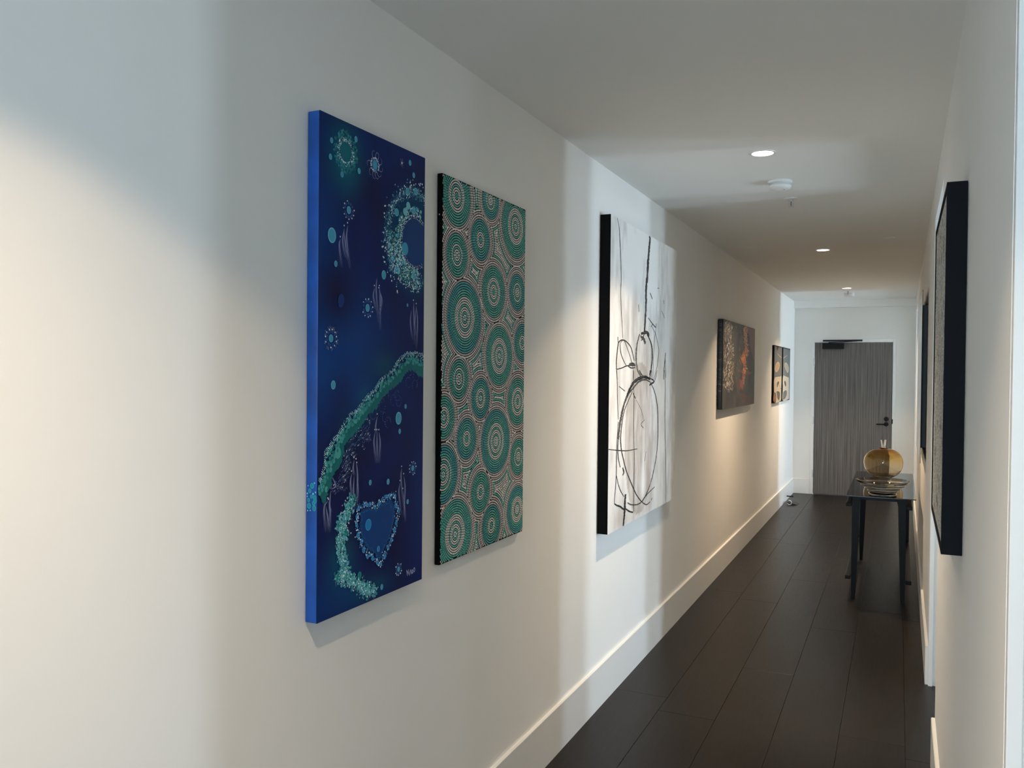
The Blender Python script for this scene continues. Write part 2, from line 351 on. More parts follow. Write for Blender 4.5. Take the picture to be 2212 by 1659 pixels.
# ================================================================ PAINT GEOMETRY ON PICTURES
class Paint:
    """flat dabs of paint in picture coordinates (u along the wall, v up), each lying a hair proud of the last"""
    def __init__(s, T, dz=.000001, h0=.0006): s.v = []; s.f = []; s.c = []; s.T = T; s.h = h0; s.dz = dz
    def add(s, pts, col, faces=None):
        b = len(s.v); s.k = (getattr(s, 'k', 0)+1) % 90; e = s.k*s.dz; s.v += [s.T(p_[0], p_[1], p_[2]+e) for p_ in pts]; n = len(pts)
        for f in (faces or [tuple(range(n))]): s.f.append(tuple(b+i for i in f)); s.c.append(col)
    def dot(s, u, v, r, col, n=8, ry=None, ang=0, dome=.35, rim=None, wob=0):
        ry = ry or r; ca, sa = math.cos(ang), math.sin(ang); h = s.h
        if rim: s.dot(u, v, r, rim, n, ry, ang, dome, None, wob); r *= .82; ry *= .82; h = s.h + .0002
        ring = []
        for i in range(n):
            t = 2*math.pi*i/n; k = 1 + wob*math.sin(3*t+u*90); a, b = r*k*math.cos(t), ry*k*math.sin(t)
            ring.append((u+a*ca-b*sa, v+a*sa+b*ca, h))
        if dome and n <= 8: s.add(ring + [(u, v, h + min(r, ry)*dome)], col, [(i, (i+1) % n, n) for i in range(n)])
        else: s.add(ring, col)
    def line(s, pts, w, col, taper=0, jit=0, sub=5, rnd=random, wide=1):
        P_ = [Vector((p_[0], p_[1])) for p_ in pts]
        if len(P_) > 2 and sub > 1:
            Q = [P_[0]*2-P_[1]] + P_ + [P_[-1]*2-P_[-2]]; out = []
            for i in range(1, len(Q)-2):
                for k in range(sub):
                    t = k/sub; a, b, c, d = Q[i-1:i+3]
                    out.append(.5*((2*b)+(-a+c)*t+(2*a-5*b+4*c-d)*t*t+(-a+3*b-3*c+d)*t**3))
            P_ = out + [P_[-1]]
        L_, R_ = [], []; n = len(P_)
        for i, p_ in enumerate(P_):
            d = P_[min(i+1, n-1)] - P_[max(i-1, 0)]
            if d.length < 1e-7: d = Vector((0, 1))
            d.normalize(); q = Vector((-d.y*wide, d.x)); t = i/(n-1)
            ww = w*.5*(1 - taper*abs(2*t-1)**1.5)
            L_.append(p_ + q*ww*(1+jit*rnd.uniform(-1, 1))); R_.append(p_ - q*ww*(1+jit*rnd.uniform(-1, 1)))
        pts3 = [(a.x, a.y, s.h) for a in L_] + [(a.x, a.y, s.h) for a in R_]
        s.add(pts3, col, [(i, i+1, n+i+1, n+i) for i in range(n-1)])
    def poly(s, pts, col, sub=4, closed=True):
        P_ = [Vector(p_) for p_ in pts]; out = []
        n = len(P_)
        for i in range(n):
            a, b, c, d = P_[i-1], P_[i], P_[(i+1) % n], P_[(i+2) % n]
            for k in range(sub):
                t = k/sub; q = .5*((2*b)+(-a+c)*t+(2*a-5*b+4*c-d)*t*t+(-a+3*b-3*c+d)*t**3) if sub > 1 else b
                out.append((q.x, q.y, s.h))
        s.add(out, col)
    def build(s, name, m, parent, stuff=True):
        base = parent_loc(parent)
        me = bpy.data.meshes.new(name); me.from_pydata([tuple(Vector(v)-base) for v in s.v], [], s.f); me.materials.append(m)
        ca = me.color_attributes.new('Col', 'FLOAT_COLOR', 'CORNER')
        flat = []
        for f, c in zip(s.f, s.c): flat += list(c if len(c) == 4 else (*c, 1))*len(f)
        ca.data.foreach_set('color', flat)
        o = bpy.data.objects.new(name, me); C.objects.link(o); o.parent = parent
        if stuff: o['kind'] = 'stuff'
        return o
def left_T(t, y1, zb): return lambda u, v, h: (t+h, y1+u, zb+v)
def field(name, T, W_, Hh_, nu, nv, fn, m, parent, h=.0003):
    """the painted ground of a picture as a fine grid whose pigment varies smoothly"""
    base = parent_loc(parent); vs, fs, cs = [], [], []
    for j in range(nv+1):
        for i in range(nu+1):
            u, v = W_*i/nu, Hh_*j/nv; vs.append(tuple(Vector(T(u, v, h))-base)); c = fn(u, v); cs += [c[0], c[1], c[2], 1]
    for j in range(nv):
        for i in range(nu): a = j*(nu+1)+i; fs.append((a, a+1, a+nu+2, a+nu+1))
    me = bpy.data.meshes.new(name); me.from_pydata(vs, [], fs); me.materials.append(m)
    ca = me.color_attributes.new('Col', 'FLOAT_COLOR', 'POINT'); ca.data.foreach_set('color', cs)
    for p_ in me.polygons: p_.use_smooth = True
    o = bpy.data.objects.new(name, me); C.objects.link(o); o.parent = parent; return o
def canvas(name, label, y1, y2, z0, z1, t, side_m, bev=.003):
    r = empty(name, (0, (y1+y2)/2, z0), label, 'painting', 'pictures along the left corridor wall')
    obj('stretched_canvas', box(B(), .0015, t, y1, y2, z0, z1, bev=bev, seg=3), side_m, r, smooth=40)
    return r
mixc = lambda a, b, t: tuple(a[i]+(b[i]-a[i])*t for i in range(3))
G = lambda u, v, cu, cv, su, sv: math.exp(-((u-cu)/su)**2-((v-cv)/sv)**2)
fb = lambda u, v, s, o=0: noise.fractal(Vector((u*s, v*s, o)), 1.0, 2.0, 4)

# picture outlines in metres from each picture's lower near corner
P1_plain=[(.0495,.9346,.0189),(.0658,.8676,.0076),(.0458,1.1631,.007),(.1457,1.1913,.0076),(.0418,1.1227,.0072),(.0887,1.0903,.0074),(.1602,1.1143,.0076),(.4045,1.1909,.0078),(.4247,1.1606,.0078),(.2766,.8633,.0122),(.0586,.5711,.0109),(.3548,.4761,.0176),(.3908,.5076,.0066),(.3611,.4396,.0071),(.2196,.3135,.0074),(.3048,.306,.008),(.4055,.2381,.007),(.2775,.0256,.0076),(.3967,.7916,.0047)]
P1_ring={'flower':(.1051,1.1492,.0253),'medusa':(.2325,1.1463,.014),'star':(.3638,1.1813,.0138),'eye':(.4347,.9723,.0679),'eyedot':(.3816,.947,.018),'halo':(.0885,.7792,.0198),'heart_dot1':(.2109,.2042,.0155),'heart_dot2':(.2585,.1318,.0079)}
P1_smallflower=[(.1179,1.0076,.0103),(.2024,.7696,.0107),(.0486,.6844,.01),(.4319,.33,.0084),(.3613,.056,.0076)]
P1_river_up=[(.4891,.6544),(.4394,.6603),(.3946,.6579),(.3486,.6374),(.3237,.6111),(.259,.581),(.2332,.5576),(.1877,.5337),(.1585,.5074),(.1251,.496),(.1019,.4761),(.0793,.4496),(.0415,.4276),(.0264,.4125),(.0267,.3831),(.0118,.3479),(-.0275,.3377)]
P1_river_low=[(.4901,.5895),(.4587,.5992),(.428,.6134),(.3894,.6053),(.3637,.5804),(.3188,.5609),(.2755,.539),(.2441,.5102),(.2083,.4939),(.1737,.4638),(.1257,.4383),(.1026,.4175),(.0982,.3928),(.0869,.3761),(.0622,.3573),(.0407,.3148),(.0242,.2872)]
P1_big=[(.0051,.306,.0147),(.0784,.4028,.0144),(.0483,.4154,.0068),(.0976,.4513,.007),(.2671,.572,.0066),(.2078,.5361,.007),(.1708,.4998,.0069),(.4185,.6449,.0069),(.1466,.488,.0051),(.123,.475,.0051),(.0499,.3646,.0066),(.0334,.3187,.0072),(.0619,.3845,.006)]
P1_river2=[(.142,.2819),(.1301,.2695),(.1162,.2621),(.1216,.2428),(.1062,.2389),(.0835,.2226),(.1117,.1995),(.0915,.1861),(.0891,.1682),(.0996,.1386),(.1126,.119),(.1153,.1045),(.0849,.0941),(.1312,.0793),(.1687,.0584),(.2017,.0381),(.2414,.0224)]
P1_riv2big=[(.1327,.2685,.0097),(.1117,.1995,.0099),(.085,.2254,.0104),(.0849,.0941,.0129),(.1733,.0796,.0095),(.2242,.0313,.0078),(.1242,.2424,.0068),(.1116,.1192,.0068)]
P1_heart=[(.1664,.255),(.2046,.2591),(.2443,.2487),(.2791,.262),(.3334,.2665),(.3559,.2193),(.3439,.182),(.3228,.145),(.29,.1109),(.2696,.0868),(.2403,.1108),(.2062,.1288),(.1838,.1538),(.1645,.1858),(.1597,.2244)]
P1_streak=[((.0854,.9305),(.0811,.9134),(.0908,.8624)),((.1012,.9604),(.0947,.9263),(.1067,.8864)),((.1151,.9696),(.1108,.9342),(.1257,.8609)),((.099,.9546),(.1063,.9197),(.116,.8821)),((.235,.8248),(.2301,.8009),(.2435,.7638)),((.2461,.8523),(.2429,.8167),(.2544,.735)),((.2585,.827),(.2615,.7947),(.2626,.7147)),((.2559,.8209),(.2695,.7953),(.2594,.756)),((.4195,.7792),(.4152,.7442),(.4268,.6942)),((.4312,.8022),(.4329,.7674),(.4391,.6819)),((.4466,.7907),(.4534,.7464),(.4484,.6695)),((.4465,.7938),(.4382,.7392),(.4436,.7076)),((.2523,.4862),(.2448,.4599),(.2477,.439)),((.2424,.4452),(.2375,.416),(.2486,.3622)),((.2608,.4441),(.2665,.4139),(.2629,.3608)),((.2513,.4447),(.2517,.4091),(.2555,.3615)),((.1387,.3462),(.1337,.3219),(.1421,.2803)),((.1489,.3796),(.1449,.3581),(.1493,.3389)),((.158,.3756),(.1644,.3309),(.1594,.2528)),((.1493,.3389),(.1471,.3015),(.153,.2506)),((.1613,.3659),(.1658,.3055),(.1646,.2678)),((.3674,.2964),(.3615,.2681),(.3751,.2045)),((.3751,.335),(.3717,.3079),(.3857,.2236)),((.3863,.3132),(.3933,.2744),(.3861,.1959)),((.3824,.2723),(.3907,.2298),(.3966,.1822)),((.0584,.3457),(.043,.3265),(.0577,.3157)),((.0584,.3457),(.0725,.3229),(.0577,.3157)),((.0263,.3195),(.0313,.2981),(.0267,.2779)),((.0424,.2906),(.0267,.2719),(.0345,.2141)),((.0444,.2874),(.051,.2624),(.049,.2117)),((.0529,.3133),(.0484,.2778),(.0534,.2591)),((.0339,.2769),(.0414,.2489),(.0451,.2183))]
P1_sig=[[(.4012,.0449),(.4047,.0285)],[(.4012,.0449),(.4098,.0336)],[(.411,.0449),(.4125,.0296)],[(.4165,.027),(.4215,.0423)],[(.4215,.0423),(.4264,.0283)],[(.4288,.0401),(.4303,.0292)],[(.4288,.0401),(.4342,.0372),(.4296,.0354),(.435,.0307),(.4303,.0292)],[(.4415,.0438),(.4375,.0383),(.4403,.0317),(.4443,.0333),(.4456,.0401),(.4415,.0438)]]
P1_drift=[(.4101,.6054),(.4466,.5896),(.4408,.5672),(.4046,.5771),(.3471,.5405),(.3304,.5286),(.3531,.5219),(.2917,.5386),(.2705,.5122),(.287,.4846),(.3035,.4688),(.2288,.4931),(.1986,.4624),(.169,.4468),(.1991,.4217),(.1497,.431),(.1356,.4065),(.1122,.386),(.1124,.3737),(.105,.3437),(.0975,.3261),(.0675,.3205)]
P2_circ=[(.0902,1.1479,.0901),(.3311,1.1796,.0603),(.5389,1.1234,.1108),(.2584,1.0346,.0644),(.096,.9626,.065),(.1519,.769,.112),(.362,.8707,.0852),(.5588,.8862,.0635),(.4118,.6513,.0996),(.6082,.7044,.0651),(.1161,.5717,.0584),(.2702,.5066,.0628),(.5713,.4875,.0826),(.3899,.3539,.1074),(.0201,.4534,.0625),(.1722,.3777,.0626),(.5818,.2834,.0641),(.0191,.2773,.0873),(.2745,.1915,.0641),(.5748,.0897,.0832),(.0993,.0789,.1072),(.3604,.0652,.0669)]
P3=[(.004,[(.0964,1.5068),(.1193,1.4776),(.1322,1.449),(.1489,1.3694),(.1695,1.2327),(.164,1.1496),(.1857,1.0321),(.2069,.9342)]),(.018,[(.6616,1.5038),(.6791,1.4938),(.6682,1.4521),(.6501,1.3811),(.6331,1.2878),(.6152,1.2177),(.6147,1.1325),(.6039,1.0466),(.5902,.9808)]),(.011,[(.4998,.9682),(.4531,.9111),(.4403,.8448),(.4681,.7846),(.5393,.7402)]),(.009,[(.5902,.9808),(.5609,.9485),(.5311,.9361)]),(.011,[(.6424,.9746),(.6967,.9481),(.7417,.909),(.7553,.851),(.736,.7923),(.7058,.7398)]),(.02,[(.5296,.9723),(.6421,.9832),(.6852,.965)]),(.02,[(.5202,.958),(.5815,.9436),(.6134,.9221)]),(.006,[(.6596,1.0643),(.7469,1.0376),(.8257,1.0184)]),(.005,[(.7216,1.0188),(.7581,1.0336),(.8143,1.0207),(.8291,1.0423)]),(.004,[(.7257,1.0248),(.816,.9824),(.8758,.9192),(.889,.8836),(.8581,.8052),(.7939,.7284)]),(.0035,[(.8257,1.0184),(.7911,.94),(.7812,.8632),(.7717,.7285)]),(.006,[(.1259,.9387),(.132,.9107)]),(.007,[(.4084,.8278),(.3493,.8915),(.275,.9184),(.2037,.9263),(.1438,.9137),(.123,.8796),(.1083,.823),(.1098,.7821)]),(.006,[(.1065,.781),(.1915,.7879),(.2706,.7991),(.3528,.8026),(.4286,.8007)]),(.005,[(.1611,.9066),(.1747,.8655),(.2161,.8299),(.2706,.7991)]),(.004,[(.1611,.9066),(.2038,.9237),(.2391,.9198),(.2946,.8792),(.3325,.8481),(.3911,.784),(.3971,.7302)]),(.018,[(.3157,.806),(.3712,.8099),(.4284,.8062)]),(.008,[(.2977,.7994),(.3533,.7902),(.429,.7925)]),(.004,[(.115,.7796),(.1252,.7314)]),(.006,[(1.0437,.8844),(1.0288,.8378),(1.0078,.7699),(1.0074,.7275)]),(.004,[(1.0331,.8502),(1.0483,.7886),(1.058,.739)]),(.006,[(.692,1.2019),(.7185,1.1869),(.741,1.1713)]),(.005,[(.4737,1.1217),(.4852,1.0838)]),(.004,[(.9434,1.1214),(.9727,1.1052),(1.0098,1.0831)]),(.004,[(.9808,1.185),(.989,1.1643)]),(.005,[(.8495,1.2427),(.877,1.2435)]),(.02,[(.7178,.7315),(.6072,.7431),(.4907,.7349),(.4019,.715),(.3381,.6844),(.2764,.6423)]),(.012,[(.7185,.716),(.6078,.7299),(.4914,.7176),(.4029,.6898),(.3177,.6599),(.2465,.6125)]),(.016,[(.2764,.6423),(.2267,.5948),(.1941,.5477),(.1699,.5007),(.1523,.4418)]),(.008,[(.3818,.6712),(.319,.6289),(.2578,.5877),(.2186,.5405),(.2002,.493),(.1881,.4393),(.2043,.3837),(.2365,.3384),(.2908,.2718),(.3789,.1997),(.4702,.1313),(.5641,.0832),(.6366,.0568),(.6856,.0486),(.7476,.0549)]),(.006,[(.1523,.4418),(.1442,.3945),(.1559,.3457),(.1874,.3006)]),(.007,[(.7185,.716),(.7967,.6711),(.8513,.615),(.8833,.5516),(.8925,.4677),(.8934,.391),(.8776,.3295)]),(.009,[(.8776,.3295),(.8486,.2696),(.8044,.2119),(.7555,.1627),(.6947,.1226),(.623,.0918),(.5528,.075),(.4724,.0764),(.3833,.0889),(.3182,.1073)]),(.012,[(.705,.7396),(.7945,.7189),(.7067,.6993),(.7564,.7124)]),(.012,[(.5003,.7787),(.5358,.7594),(.5833,.7464)]),(.012,[(.7157,.7799),(.7044,.753)]),(.004,[(.8569,.7807),(.8374,.7462),(.8024,.7154)]),(.004,[(.7408,.78),(.7451,.7395)]),(.004,[(.1105,.7764),(.1244,.7171),(.1316,.6278),(.1487,.5377)]),(.005,[(.1491,.5257),(.1326,.4431),(.1259,.3603),(.1253,.271),(.1091,.1836),(.0994,.1345)]),(.01,[(.0994,.1327),(.1446,.118),(.1947,.1061),(.2461,.0866),(.2877,.0806),(.3521,.0587),(.4179,.044)]),(.004,[(.3884,.778),(.3985,.6899),(.4094,.6392),(.4121,.462),(.4284,.3339),(.4269,.2069),(.4276,.0795),(.4223,.0452)]),(.016,[(.2807,.1556),(.2719,.1137),(.2675,.065),(.2494,.0015)]),(.005,[(.1294,.2646),(.1606,.2191),(.2019,.1809),(.2541,.1468)]),(.005,[(1.0259,.7816),(1.0444,.6887),(1.0429,.6028),(1.0515,.4232),(1.0727,.2777),(1.0883,.1316),(1.0946,.0003)]),(.007,[(.3931,.6616),(.4158,.6453),(.4385,.6321)]),(.01,[(.228,.2935),(.2494,.2699),(.2294,.2568)]),(.003,[(.45,.6255),(.5437,.571),(.593,.5167)]),(.005,[(.0013,.403),(.1054,.3917),(.2868,.374),(.4831,.3677)]),(.005,[(.1525,.699),(.2544,.6734)]),(.006,[(.5879,.0767),(.6832,.1039),(.8342,.126)]),(.004,[(.6169,.5155),(.5469,.4928),(.595,.4706)]),(.003,[(.6486,.3413),(.6266,.2901)]),(.007,[(.785,.0703),(.7651,.0594)])]
P4_gray=[(-.0197,.6901),(.3221,.6946),(.3846,.6299),(.3312,.5699),(.4227,.5102),(.485,.4696),(.4874,.4377),(.3154,.3922),(.4937,.3525),(.4391,.2883),(.4128,.2459),(.5037,.219),(.4202,.1454),(.221,.1383),(.0166,.1619)]
P4_orange=[(1.0439,.7071),(.9795,.6583),(1.0346,.6096),(1.0555,.5647),(1.0933,.5259),(1.1315,.4866),(.9959,.4546),(.8981,.4187),(1.0027,.3695),(1.0064,.324),(.9575,.301),(.9794,.2387),(.8173,.1948),(.8854,.1605)]
P4_misc=[(.7618,.4934),(.7969,.4556),(.4439,.6221),(.7656,.6509),(.6403,.634),(.5759,.6687),(.7793,.5575),(.5069,.3767),(.6763,.3681),(.7371,.3992),(.5289,.2832),(.608,.2454),(.6172,.3267),(.7282,.3083),(.4957,.3258),(.9781,.0429),(.962,.2444),(1.0517,.1869)]
P4_brown=[[(1.0788,.7032),(1.6147,.707),(1.6022,.4014),(1.4633,.4473),(1.3064,.5384),(1.2622,.6308)],[(.7435,.3167),(1.5139,.3034),(1.3652,.279),(1.0101,.2785),(.809,.3004)],[(.7597,.1069),(1.0238,.1073),(1.5358,.0489),(1.54,.0002),(.9642,.0064),(.8609,.0545)],[(.6565,.218),(1.0498,.2098),(1.0183,.1758),(.8217,.1391),(.6611,.158)]]
P5={'tri':[(.1565,.6474),(.3699,.6518),(.2318,.5888)],'line':[(.2618,.5616),(.4422,.5374),(.628,.5202)],'pod':[(.0922,.3591),(.0336,.3838),(.1112,.4297),(.2337,.4616),(.3902,.4639),(.473,.4391),(.4374,.3972),(.3028,.3602),(.1691,.3468)],'cream':[(-.0099,.269),(.271,.2936),(.5089,.2959),(.6532,.2931),(.6309,.1187),(.6023,.0031),(-.02,.0104),(.0045,.1294)],'eye':[(.2775,.2322),(.4142,.2416),(.4365,.2207),(.3518,.1956),(.2838,.1733),(.2425,.1967)],'low':[(.2308,.1255),(.3672,.1258),(.5298,.1047),(.5152,.0526),(.4178,.0238),(.2961,.0578),(.2539,.0894)],'br':[(.0431,.1137),(.1374,.1069),(.1988,.0651),(.178,.0098),(-.0308,.0083),(-.0262,.0703)],'v1':[(.5994,.4038),(.6331,.3618),(.6318,.2984)],'l2':[(.4182,.2053),(.5218,.1781),(.5445,.1569),(.6679,.1605)]}
P6={'line':[(.0177,.5178),(.2116,.5378),(.4122,.5612)],'pod':[(.2198,.467),(.3547,.466),(.5195,.4374),(.5954,.3931),(.5436,.3534),(.4376,.3447),(.2745,.3799),(.1592,.4172),(.1336,.4495)],'cream':[(-.0216,.2979),(.239,.3004),(.5141,.2861),(.6103,.2689),(.636,.0535),(.5477,.002),(-.0523,.0046),(-.0473,.1486)],'eye':[(.1362,.2354),(.2456,.2429),(.3302,.2092),(.3202,.179),(.2532,.1771),(.1609,.2108)],'low':[(.0428,.1042),(.2592,.1249),(.3958,.1143),(.4003,.0754),(.2696,.0341),(.0526,.0179),(.0274,.0508)],'v1':[(.0097,.4748),(.0537,.3893),(.029,.3033)],'l2':[(.0744,.2061),(.0129,.1799),(.0153,.1584),(-.0575,.1647)]}
# ================================================================ PICTURE 1: blue dotted painting
pg = pigment('acrylic_pigment', .55, spec=.2); gnd = pigment('painted_ground', .55, bump=(700, .15), spec=.15)
y1, y2, z0, z1, t = 1.625, 2.114, .993, 2.217, .035
side1 = mat('blue_painted_edge', lin(0, 70, 148), .5, var=(9, .35, (1, 1, 1)))
p1 = canvas('blue_dot_painting', 'tall deep blue painting of dotted teal rings and bubbles, nearest on left wall', y1, y2, z0, z1, t, side1)
T1 = left_T(t, y1, z0); W1, H1 = y2-y1, z1-z0
deep, navy, mid, teal = lin(4, 28, 94)[:3], lin(12, 15, 60)[:3], lin(0, 64, 138)[:3], lin(4, 108, 128)[:3]
def f1(u, v):
    n = fb(u, v, 6, 3)
    c = mixc(deep, navy, min(1, max(0, .35+n*.6)))
    c = mixc(c, mid, min(1, .75*G(u, v, .14, .62, .22, .12)+.75*G(u, v, 0, .85, .09, .3)+.5*G(u, v, .16, .76, .1, .1)+.35*G(u, v, .49, .22, .07, .2)+.45*G(u, v, .05, .05, .15, .1)+.3*G(u, v, .3, 1.2, .2, .06)))
    c = mixc(c, navy, min(1, .95*G(u, v, .07, .80, .09, .085)+.8*G(u, v, .25, .2, .14, .1)+.6*G(u, v, .30, .62, .1, .05)+.5*G(u, v, .09, .52, .05, .1)+.6*G(u, v, .14, .36, .07, .08)+.5*G(u, v, .4, 1.16, .08, .04)))
    c = mixc(c, teal, min(1, .9*G(u, v, .105, 1.135, .06, .075)+.30*G(u, v, .28, .62, .06, .035)+.30*G(u, v, .2, .53, .045, .045)+.22*G(u, v, .12, .45, .04, .05)+.45*G(u, v, .1, .13, .05, .06)+.3*G(u, v, .22, .035, .1, .03)))
    R_ = P1_ring['eye']; d = math.hypot(u-R_[0], v-R_[1])
    c = mixc(c, lin(0, 70, 110)[:3], .7*math.exp(-((d-.115)/.04)**2))
    return c
field('painted_ground', T1, W1, H1, 56, 140, f1, gnd, p1)
A_ = Paint(T1); rn = random.Random(5)
WH = lin(236, 246, 250); CY = lin(70, 160, 196); CYr = lin(110, 192, 212); TE = lin(22, 120, 122); TL = lin(70, 160, 158); AQ = lin(120, 195, 205); BL = lin(40, 80, 150)
inb = lambda u, v: 0.002 < u < W1-.002 and .002 < v < H1-.002
def dd(u, v, r, c, n=8, **k):
    if inb(u-r*.6, v) and inb(u+r*.6, v): A_.dot(u, v, r, c, n, **k)
# jellyfish threads
for a, b, c in P1_streak:
    for k in range(3):
        o = (k-1)*.0026
        A_.line([(a[0]+o*.4, a[1]), (b[0]+o, b[1]), (c[0]+o*2, c[1])], .0019, lin(100, 112, 165) if k != 1 else lin(165, 172, 205), taper=.9, sub=8)
    if rn.random() < .8: dd(a[0]-.001, a[1]+.006, .0022, WH, 6)
A_.h += .0001
# flower ring, top left
u, v, r = P1_ring['flower']
for i in range(210):
    th = rn.uniform(0, 6.283); q = r*rn.uniform(1.35, 2.1); dd(u+q*math.cos(th)*.95, v+q*math.sin(th), rn.uniform(.0018, .0042), rn.choice([TE, lin(30, 105, 130), lin(60, 140, 150)]), 7)
for k, q in enumerate((1.02, 1.1, 1.22, 1.38)):
    n = int(34 + 5*k)
    for i in range(n):
        if rn.random() < .85: th = 6.283*i/n + rn.uniform(-.06, .06); q2 = r*(q+rn.uniform(-.05, .05)); dd(u+q2*math.cos(th), v+q2*math.sin(th), rn.uniform(.0009, .0018+.0003*k), rn.choice([WH, lin(200, 215, 205), AQ]), 6)
A_.h += .0001
A_.dot(u, v, r*.97, lin(6, 104, 122), 40, dome=0, wob=.02)
A_.h += .0001
# medusa
u, v, r = P1_ring['medusa']
A_.dot(u, v, r*.9, CY, 26, ry=r, dome=0, rim=lin(50, 130, 190))
for i in range(30): th = rn.uniform(0, 6.283); q = r*rn.uniform(0, .75); dd(u+q*math.cos(th), v+q*math.sin(th), .0008, lin(40, 130, 175), 5)
for i in range(90):
    th = rn.uniform(0, 6.283); q = r*rn.uniform(1.05, 1.45); dd(u+q*math.cos(th), v+q*math.sin(th), rn.uniform(.0008, .0016), WH, 6)
for th0 in (0.2, .9, 1.5, 2.1, 2.9, 3.7, 4.3, 4.75, 5.2, 5.8):
    x_, y_ = u+r*1.4*math.cos(th0), v+r*1.4*math.sin(th0); d = th0; cu = rn.choice([-.5, .5])
    for i in range(8):
        dd(x_, y_, .0013-.00008*i, lin(190, 205, 225), 6); x_ += .0038*math.cos(d); y_ += .0038*math.sin(d); d += cu*(.4+.14*i)
# star
u, v, r = P1_ring['star']
for i in range(13):
    th = 6.283*i/13+rn.uniform(-.15, .15); q = r*rn.uniform(.6, 1.2)
    A_.line([(u, v), (u+q*math.cos(th)*.8, v+q*math.sin(th))], .0009, lin(190, 190, 200), taper=.6, sub=1)
A_.dot(u, v, .0032, WH, 8)
A_.h += .0001
# big eye on the right edge
u, v, r = P1_ring['eye']
for i in range(1500):     # outer coral band
    th = rn.uniform(1.0, 3.9); q = r*rn.gauss(2.08, .12); uu, vv = u+q*math.cos(th)*1.0, v+q*math.sin(th)
    if q < r*1.55: continue
    if inb(uu, vv):
        if rn.random() < .5: A_.line([(uu, vv), (uu+rn.uniform(-.006, .006), vv+rn.uniform(-.007, .007))], .0010, rn.choice([lin(80, 150, 180), lin(60, 140, 170), AQ]), taper=.5, sub=1)
        else: dd(uu, vv, rn.uniform(.0008, .0022), rn.choice([lin(40, 120, 150), lin(90, 165, 185), WH, lin(20, 90, 130)]), 6)
for i in range(70):
    th = rn.uniform(1.0, 4.2); q = r*rn.uniform(2.2, 2.62); dd(u+q*math.cos(th), v+q*math.sin(th), rn.uniform(.0016, .0028), rn.choice([WH, WH, CY]), 7)
A_.h += .0001
for i in range(300):      # mixed bubbles, heavier at the lower left
    th = rn.choice([rn.uniform(1.2, 5.2), rn.uniform(3.0, 4.9)]); q = r*rn.uniform(1.10, 1.48 if th < 3 else 1.95)
    dd(u+q*math.cos(th), v+q*math.sin(th), rn.uniform(.0022, .0065), rn.choice([TE, lin(30, 110, 115), TE, lin(40, 115, 110), AQ, CY]), 9, dome=0)
A_.h += .0001
for i in range(650):
    th = rn.choice([rn.uniform(1.2, 5.4), rn.uniform(3.2, 5.0)]); q = r*rn.uniform(1.08, 1.42 if th < 3 else 2.1)
    dd(u+q*math.cos(th), v+q*math.sin(th), rn.uniform(.0010, .0023), rn.choice([WH, WH, lin(170, 205, 215), AQ]), 6)
A_.h += .0001
for i in range(9):
    th = rn.uniform(1.3, 4.9); q = r*rn.uniform(1.3, 2.2); dd(u+q*math.cos(th), v+q*math.sin(th), rn.uniform(.0085, .0115), rn.choice([AQ, CY]), 20, dome=0, rim=CYr)
A_.h += .0001
n = 26; rr = r*1.0; pts = []
for i in range(n+1):
    th = 1.02 + (5.26-1.02)*i/n; pts.append((min(W1-.002, u+rr*math.cos(th)), v+rr*math.sin(th)))
A_.poly([(W1-.002, v+.9*rr)] + pts + [(W1-.002, v-.9*rr)], lin(4, 58, 118), sub=1)
A_.h += .0001
for k, q in enumerate((1.0, 1.05, 1.12)):
    for i in range(70): th = rn.uniform(.9, 5.3); dd(u+rr*q*math.cos(th), v+rr*q*math.sin(th), rn.uniform(.0008, .0014), WH, 6)
A_.h += .0001
u, v, r = P1_ring['eyedot']; A_.dot(u, v, r*.92, lin(60, 160, 192), 26, ry=r, dome=0, rim=lin(60, 170, 200))
u, v, r = P1_ring['halo']; A_.dot(u, v, r*.65, lin(4, 50, 118), 24, ry=r*.9, dome=0, ang=-.3)
A_.h += .0001
# small flowers
for (u, v, r) in P1_smallflower:
    for k in range(11):
        th = 6.283*k/11+rn.uniform(-.1, .1); dd(u+r*1.65*math.cos(th), v+r*1.65*math.sin(th), rn.uniform(.0028, .0042), lin(48, 80, 150), 9, dome=0)
        if rn.random() < .8: dd(u+r*2.2*math.cos(th+.2), v+r*2.2*math.sin(th+.2), rn.uniform(.0017, .0025), WH, 7)
    A_.dot(u, v, r*.85, CY, 22, ry=r*.95, dome=0, rim=CYr)
u, v, r = P1_smallflower[2]
for k in range(26):
    th = rn.uniform(0, 6.28); q = r*rn.uniform(2.1, 2.5)
    A_.line([(u+q*math.cos(th), v+q*math.sin(th)), (u+q*1.12*math.cos(th+.2), v+q*1.12*math.sin(th+.2)), (u+q*1.25*math.cos(th+.1), v+q*1.25*math.sin(th+.1))], .0007, lin(160, 150, 160), sub=3)
A_.h += .0001
# plain bubbles
for (u, v, r) in P1_plain: dd(u, v, r*.85, CY, 24, ry=r, dome=0, rim=CYr)
# faint drift of dots under the river
for (u, v) in P1_drift:
    a0 = rn.uniform(0, 6.28)
    for i in range(11):
        a = a0+i*.45; q = .011+.0006*i; dd(u+q*math.cos(a), v+q*math.sin(a), rn.uniform(.001, .0022), rn.choice([lin(48, 72, 130), lin(70, 90, 150), lin(58, 90, 150)]), 6)
for (u, v) in P1_drift[12:]:
    for i in range(16):
        a, b = u+rn.uniform(-.018, .018), v+rn.uniform(-.02, .02)
        A_.line([(a, b), (a+.003, b+.003), (a+.007, b+rn.uniform(-.004, .006))], .0008, lin(120, 130, 165), sub=3, taper=.6)
        dd(a, b, .0013, WH if i % 3 == 0 else lin(90, 110, 160), 6)
A_.h += .0001
